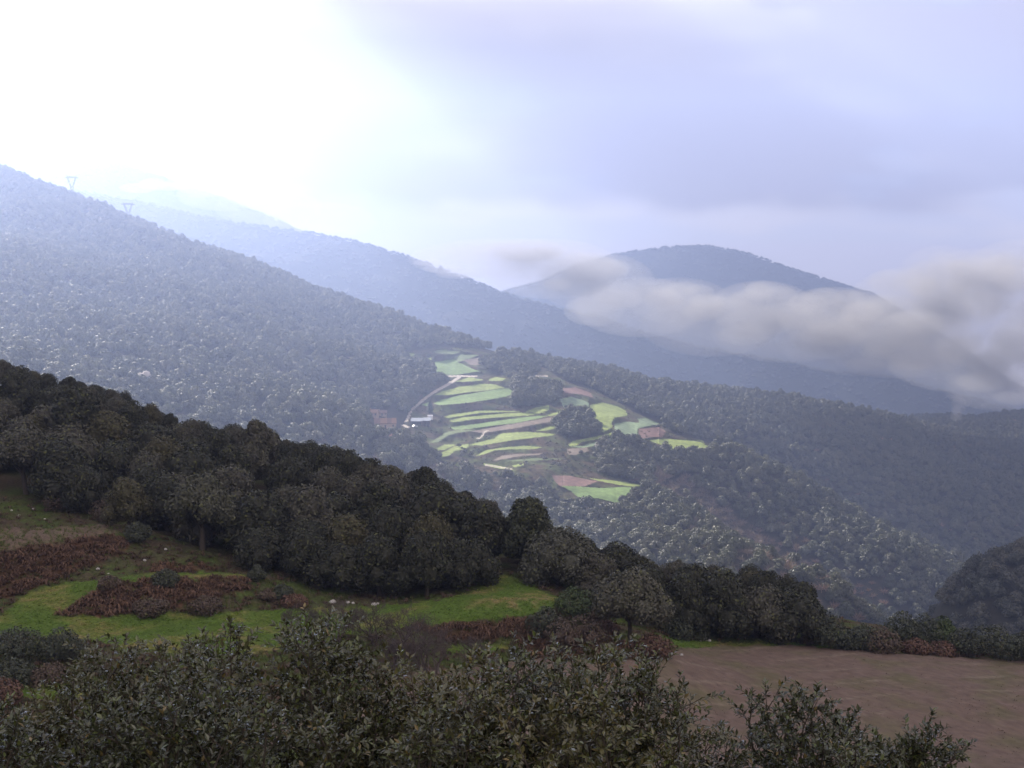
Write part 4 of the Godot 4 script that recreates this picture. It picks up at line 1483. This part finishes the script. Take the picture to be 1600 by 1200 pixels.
	for i in 16:
		var a := R(0, TAU)
		var dr := Vector3(cos(a), 0, sin(a))
		var sd := Vector3(-sin(a), 0, cos(a)) * R(0.03, 0.06)
		var h := R(0.12, 0.38)
		var rr := R(0.25, 0.8)
		var p0 := dr * 0.05; var p1 := dr * rr * 0.5 + Vector3(0, h, 0); var p2 := dr * rr + Vector3(0, h * R(0.1, 0.7), 0)
		var c := tone(Color.WHITE, R(0.7, 1.25))
		fr.fquad(p0 - sd, p0 + sd, p1 + sd, p1 - sd, c)
		fr.flat(p1 - sd, p1 + sd, p2, c)
	var tuft := MB.new()
	for i in 12:
		var a := R(0, TAU)
		var dr := Vector3(cos(a), 0, sin(a))
		var sd := Vector3(-sin(a), 0, cos(a)) * 0.02
		var p0 := dr * R(0, 0.12)
		tuft.flat(p0 - sd, p0 + sd, p0 + dr * R(0.02, 0.12) + Vector3(0, R(0.5, 1.0), 0), tone(Color.WHITE, R(0.75, 1.25)))
	var clod := MB.new()
	sphere_to(clod, Vector3.ZERO, Vector3(1, 0.6, 0.8), Color.WHITE, 5, 3)
	var T := {"b": [[], []], "g": [[], []], "r": [[], []], "c": [[], []]}
	for i in 42000:
		var q := Vector2(R(-40, 1640), R(780, 1200))
		var z := zone_of(q)
		var want := rng.randf()
		if z == "plough" and want > 0.3: continue
		if z == "bracken" and noise_a.get_noise_2d(q.x * 0.03, q.y * 0.06) < -0.12: z = "rough"
		if z == "plough" and q.y < 1000: continue
		if z == "rough" and q.y < curve(FRONT, minf(q.x, 1270)) and q.x > 120 and q.x < 1270: continue
		var at := on_gnd(q.x, q.y)
		if -at.z > 185.0: continue
		var turn := Basis(Vector3.UP, R(0, TAU))
		match z:
			"bracken":
				var s := R(0.7, 1.6)
				T.b[0].append(Transform3D(turn.scaled(Vector3(s, s, s)), at)); T.b[1].append(Color(0.115, 0.07, 0.047) * R(0.5, 1.35))
				if want < 0.25:
					T.r[0].append(Transform3D(turn.scaled(Vector3(0.9, 0.5, 0.9)), at)); T.r[1].append(Color(0.12, 0.12, 0.045))
			"green":
				var s := R(0.10, 0.24)
				T.g[0].append(Transform3D(turn.scaled(Vector3(1.2, s, 1.2)), at)); T.g[1].append(zone_color("green", at.x, at.z) * R(0.85, 1.3))
			"plough":
				var s := R(0.03, 0.09)
				T.c[0].append(Transform3D(turn.scaled(Vector3(s, s, s)), at)); T.c[1].append(zone_color("plough", at.x, at.z) * R(0.8, 1.25))
			_:
				var s := R(0.2, 0.6)
				if want < 0.4 or z == "fallow":
					T.r[0].append(Transform3D(turn.scaled(Vector3(1.3, s, 1.3)), at)); T.r[1].append(Color(0.13, 0.115, 0.055).lerp(Color(0.10, 0.14, 0.04), rng.randf()) * R(0.7, 1.2))
				elif want < 0.62:
					var s2 := R(0.5, 1.1)
					T.b[0].append(Transform3D(turn.scaled(Vector3(s2, s2, s2)), at)); T.b[1].append(Color(0.095, 0.065, 0.045) * R(0.6, 1.2))
	many("bracken", fr.mesh(), M.grass, T.b[0], T.b[1], "rusty dead bracken hanging over the terrace banks", "bracken")
	many("meadow_grass", tuft.mesh(), M.grass, T.g[0], T.g[1], "short bright grass of the curved meadow", "grass")
	many("rough_grass", tuft.mesh(), M.grass, T.r[0], T.r[1], "dry rough grass between the fields", "grass")
	many("clods", clod.mesh(), M.ground, T.c[0], T.c[1], "crumbled clods over the ploughed field", "soil")
	print("plants ", Time.get_ticks_msec())

# ---------------------------------------------------------------- shrubs in front of the viewer
func leaf(b: MB, p: Vector3, d: Vector3, up: Vector3, l: float, col: Color) -> void:
	var s := d.cross(up).normalized()
	var n := s.cross(d).normalized()
	var w := l * R(0.2, 0.27)
	var m := p + d * l * 0.5 - n * l * 0.05
	var tip := p + d * l - n * l * R(0.02, 0.16)
	for k in [-1.0, 1.0]:
		var e: Vector3 = m + s * w * k + n * w * 0.35
		var q: Vector3 = p + d * l * 0.15 + s * w * 0.45 * k + n * w * 0.15
		var nn: Vector3 = (n - s * k * 0.35).normalized()
		b.tri(p, q, m, nn, nn, nn, col)
		b.tri(q, e, m, nn, nn, nn, col)
		b.tri(m, e, tip, nn, nn, nn, col)
func sprig(lv: MB, wd: MB, p: Vector3, d: Vector3, l: float, col: Color, r: float) -> void:
	var e := p + d * l + Vector3(0, 0.04 * l, 0)
	wd.tube([p, p.lerp(e, 0.5), e], [r, r * 0.75, r * 0.4], 3, Color(0.085, 0.068, 0.05))
	var n := int(l / 0.0105)
	for i in n:
		var f := pow((i + 0.5) / n, 0.75)
		if f < 0.12: continue
		var a := i * 2.4 + R(-0.4, 0.4)
		var s := d.cross(Vector3(0.2, 0.3, 0.9)).normalized()
		var t := s.cross(d)
		var out := (s * cos(a) + t * sin(a))
		var ld := (out * R(0.7, 1.0) + d * R(0.35, 0.9) * (0.6 + f)).normalized()
		var c := tone(col, R(0.65, 1.35))
		var z := rng.randf()
		if z > 0.965: c = Color(0.115, 0.088, 0.035) * R(0.8, 1.2)
		elif z > 0.8: c = c.lerp(Color(0.085, 0.105, 0.03), 0.6)
		leaf(lv, p.lerp(e, f), ld, (Vector3.UP + rdir() * 0.5).normalized(), R(0.034, 0.06), c)
func shrub(sd: int, x0: float, x1: float, top: Array, d: float, dens: float, col: Color, label: String) -> void:
	# top: pixel outline of the upper edge; shoots rise to it from a base on the slope
	rng.seed = sd
	var cx := (x0 + x1) * 0.5
	var base := P(cx, 1200, d)
	base.y = gnd.h(base.x, base.z)
	var t := thing("oak_shrub", label, "shrub", base, 0.0, "leafy shrubs before the viewer")
	var bk := Color(0.10, 0.085, 0.068)
	var sb := MB.new()
	var crown := P(cx, 1215, d) - base
	for s in 3:
		var a := TAU * s / 3.0 + R(0, 1)
		sb.tube([Vector3(cos(a) * 0.12, -0.3, sin(a) * 0.12), crown * 0.55 + Vector3(cos(a) * 0.15, 0, sin(a) * 0.15), crown + Vector3(cos(a), 0, sin(a)) * 0.2], [0.045, 0.032, 0.022], 6, bk)
	obj("stem", sb.mesh(), M.bark, t)
	var nb := int((x1 - x0) / 24.0 * dens) + 3
	for k in nb:
		var px := lerpf(x0, x1, (k + 0.5) / nb) + R(-8, 8)
		var dd := d + R(-0.6, 0.8)
		var py := curve(top, px)
		var tip := P(px, py + (R(5, 50) if k % 2 else 0.0), dd) - base
		var foot := P(lerpf(cx, px, 0.35) + R(-20, 20), 1340, lerpf(d, dd, 0.5)) - base
		var sway := Vector3(R(-0.14, 0.14), 0, R(-0.14, 0.14))
		var path := []
		for i in 7:
			var f := i / 6.0
			var q := foot.lerp(tip, f)
			q.x = lerpf(foot.x, tip.x, pow(f, 0.7)); q.z = lerpf(foot.z, tip.z, pow(f, 0.7))
			path.append(q + sway * sin(f * PI) + Vector3(R(-0.025, 0.025), 0, R(-0.025, 0.025)))
		var wd := MB.new()
		var lv := MB.new()
		wd.tube(path, [0.018, 0.015, 0.012, 0.010, 0.0075, 0.005, 0.002], 5, bk)
		var len := foot.distance_to(tip)
		var ns := int(len / 0.085)
		for i in ns:
			var f := lerpf(0.22, 0.93, (i + R(0, 0.9)) / ns)
			var fi := f * 6.0
			var p: Vector3 = path[int(fi)].lerp(path[mini(int(fi) + 1, 6)], fi - int(fi))
			var a := i * 2.4 + R(-0.6, 0.6)
			var dir := Vector3(cos(a) * R(0.6, 1.1), R(0.15, 0.9), sin(a) * R(0.6, 1.1)).normalized()
			var l := R(0.16, 0.42) * (1.2 - f * 0.85)
			var e := p + dir * l + Vector3(0, l * 0.15, 0)
			wd.tube([p, p.lerp(e, 0.55) - Vector3(0, l * 0.05, 0), e], [0.005, 0.004, 0.002], 3, bk)
			for m in 4:
				var g := 0.25 + 0.75 * m / 3.0
				var sd2 := (dir + rdir() * 0.9 + Vector3(0, 0.25, 0)).normalized() if m < 3 else (dir + rdir() * 0.2).normalized()
				sprig(lv, wd, p.lerp(e, g), sd2, R(0.06, 0.14), col, 0.0022)
		for m in 4:
			sprig(lv, wd, path[5].lerp(path[6], m / 4.0), ((tip - path[5]).normalized() + rdir() * (0.8 if m < 3 else 0.1)).normalized(), R(0.07, 0.13), col, 0.0025)
		var br := obj("branch", wd.mesh(), M.bark, t)
		var lf := obj("leaves", lv.mesh(), M.gloss, br)
		lf.set_meta("kind", "stuff")
func shrubs() -> void:
	var g := Color(0.050, 0.052, 0.026); var y := Color(0.066, 0.061, 0.025); var b := Color(0.042, 0.046, 0.025)
	shrub(801, 105, 405, [105,1060, 140,1010, 175,1005, 205,1030, 228,972, 245,1010, 275,1000, 300,1005, 330,975, 365,968, 378,1010, 405,1060], 9.2, 1.15, g, "wide leafy shrub with several upright shoots before the green field")
	shrub(802, 415, 600, [415,1110, 428,1040, 440,990, 455,958, 490,962, 520,970, 545,985, 565,1020, 600,1060], 9.0, 1.3, g, "tallest dense shrub, rounded top in front of bare thicket")
	shrub(803, 590, 800, [590,1060, 620,1045, 632,1022, 650,1060, 700,1060, 730,1025, 765,1030, 800,1060], 8.8, 1.15, y, "yellowish leafy shrub in the middle of the foreground")
	shrub(804, 775, 822, [775,1050, 792,1000, 798,968, 806,1000, 822,1060], 8.6, 1.0, b, "single tall slender shoot right of the yellowish shrub")
	shrub(805, 820, 1086, [820,1070, 835,1030, 870,1030, 905,1020, 940,1000, 958,995, 975,1010, 990,1030, 1020,1030, 1040,1050, 1065,1060, 1086,1105], 8.9, 1.25, g, "broad leafy shrub overlapping the ploughed field's left side")
	shrub(806, 1160, 1350, [1160,1120, 1180,1085, 1215,1082, 1240,1095, 1252,1052, 1262,1090, 1290,1110, 1320,1104, 1350,1150], 9.3, 1.05, b, "separate shrub with one tall shoot before the ploughed field")
	shrub(807, 1395, 1500, [1395,1170, 1430,1160, 1468,1132, 1485,1150, 1500,1185], 9.4, 1.0, b, "small rightmost shrub sprig at bottom of picture")
	shrub(808, 1085, 1160, [1085,1165, 1110,1150, 1128,1158, 1160,1185], 9.2, 1.0, g, "low sprig between broad shrub and the separate shrub")
	shrub(809, -60, 75, [-60,1110, 0,1108, 30,1120, 75,1170], 8.4, 1.3, b, "dark leafy shrub in the bottom left corner")
	shrub(810, 40, 150, [40,1110, 65,1085, 100,1082, 125,1090, 150,1120], 9.8, 0.8, y, "thin brownish shrub with open twigs near bottom left")
	shrub(811, 130, 420, [130,1120, 220,1090, 300,1080, 420,1110], 8.3, 1.2, b, "low dark shrub under the wide leafy shrub")
	shrub(812, 480, 760, [480,1130, 560,1100, 640,1110, 700,1120, 760,1110], 8.2, 1.2, g, "low dense shrub along the bottom edge, centre left")
	shrub(813, 740, 1050, [740,1120, 850,1100, 950,1095, 1050,1150], 8.3, 1.2, y, "low dense olive shrub along the bottom edge, centre right")
	shrub(814, 1300, 1420, [1300,1150, 1340,1160, 1372,1150, 1392,1165, 1420,1180], 9.0, 1.0, g, "low sprigs between the separate and rightmost shrubs")
	print("shrubs ", Time.get_ticks_msec())

# ---------------------------------------------------------------- clouds
func puff(parent: Node3D, at: Vector3, size: Vector3, density: float, col := Color(0.99, 0.99, 1.0)) -> void:
	var f := FogVolume.new()
	f.shape = RenderingServer.FOG_VOLUME_SHAPE_ELLIPSOID
	f.size = size
	f.position = at
	var m := FogMaterial.new()
	m.density = density
	m.albedo = col
	f.material = m
	f.name = "cloud_puff"
	parent.add_child(f, true)
func clouds() -> void:
	# the cloud that keeps the near fields in shade stands high towards the sun, above the picture
	var top := Node3D.new()
	top.name = "cloud"
	meta(top, "", "", "", "stuff")
	add_child(top)
	var s := sun_dir()
	var off := s * (620.0 / s.y)
	for a in [[0, -140, 330, 420], [-120, -60, 260, 300], [120, -80, 260, 300]]:
		puff(top, Vector3(a[0], 0, a[1]) + off, Vector3(a[2], 90, a[3]), 0.03)
	for a in [[185, -470, 260, 240], [270, -520, 260, 260]]:
		puff(top, Vector3(a[0], -120, a[1]) + s * (740.0 / s.y), Vector3(a[2], 90, a[3]), 0.03)
	# cloud lying over the far ridges: px, py, width and height in pixels at that distance
	var bank := Node3D.new()
	bank.name = "cloud_bank"
	meta(bank, "", "", "", "stuff")
	add_child(bank)
	rng.seed = 15
	for a in [[780,405,260,60],[860,420,200,90],[930,440,170,90],[1000,480,190,90],[1060,470,150,70],[1110,510,200,90],[1190,480,150,80],[1230,520,220,90],[1300,495,150,90],[1340,540,220,90],[1420,480,180,120],[1470,430,120,90],[1500,500,220,130],[1570,470,160,130],[1570,570,180,110],[1480,570,160,80],[1650,540,200,160],[1400,560,180,60],[1600,420,160,90],[1390,500,150,80],[1440,530,170,80],[1530,430,150,80],[1560,610,150,60]]:
		var d := R(1720, 1900)
		var m := d / F
		puff(bank, P(a[0], a[1], d), Vector3(a[2] * m * 1.1, a[3] * m * 1.05, R(120, 190)), R(0.0022, 0.0034))
		for k in 6:
			var an := R(-0.7, PI + 0.7)
			var f := R(0.26, 0.5)
			puff(bank, P(a[0] + cos(an) * a[2] * R(0.1, 0.42), a[1] - sin(an) * a[3] * R(0.1, 0.40), d + R(-80, 60)), Vector3(a[2] * m * f, a[3] * m * f * R(0.8, 1.3), R(50, 90)), R(0.0035, 0.0075))
	for a in [[215,294,60,16,2400],[240,288,46,20,2390],[262,291,70,14,2395],[290,284,60,22,2400],[312,300,70,18,2395],[330,270,120,50,2900],[350,305,150,50,2870],[420,325,170,60,2860],[500,345,180,60,2850],[300,290,60,22,2880],[280,292,40,10,2390],[690,420,60,14,2390],[715,428,70,16,2380],[670,410,50,12,2390]]:
		var m: float = a[4] / F
		puff(bank, P(a[0], a[1], a[4]), Vector3(a[2] * m, a[3] * m, 60), 0.006)
	# a second high cloud shades the far right slope
	for a in [[440, -1180, 420, 460], [620, -1080, 380, 420], [560, -1300, 420, 420]]:
		puff(top, Vector3(a[0], -150, a[1]) + s * (760.0 / s.y), Vector3(a[2], 80, a[3]), 0.02)
	# smoke from a fire behind the right-hand spur
	var sm := Node3D.new()
	sm.name = "smoke"
	meta(sm, "", "", "", "stuff")
	add_child(sm)
	for a in [[1492,668,20,30],[1494,650,18,36],[1498,632,24,40],[1504,612,40,60],[1486,662,30,18]]:
		var d := 1560.0
		puff(sm, P(a[0], a[1], d), Vector3(a[2], a[3], 20) * d / F, 0.22 / a[2])
	print("clouds ", Time.get_ticks_msec())
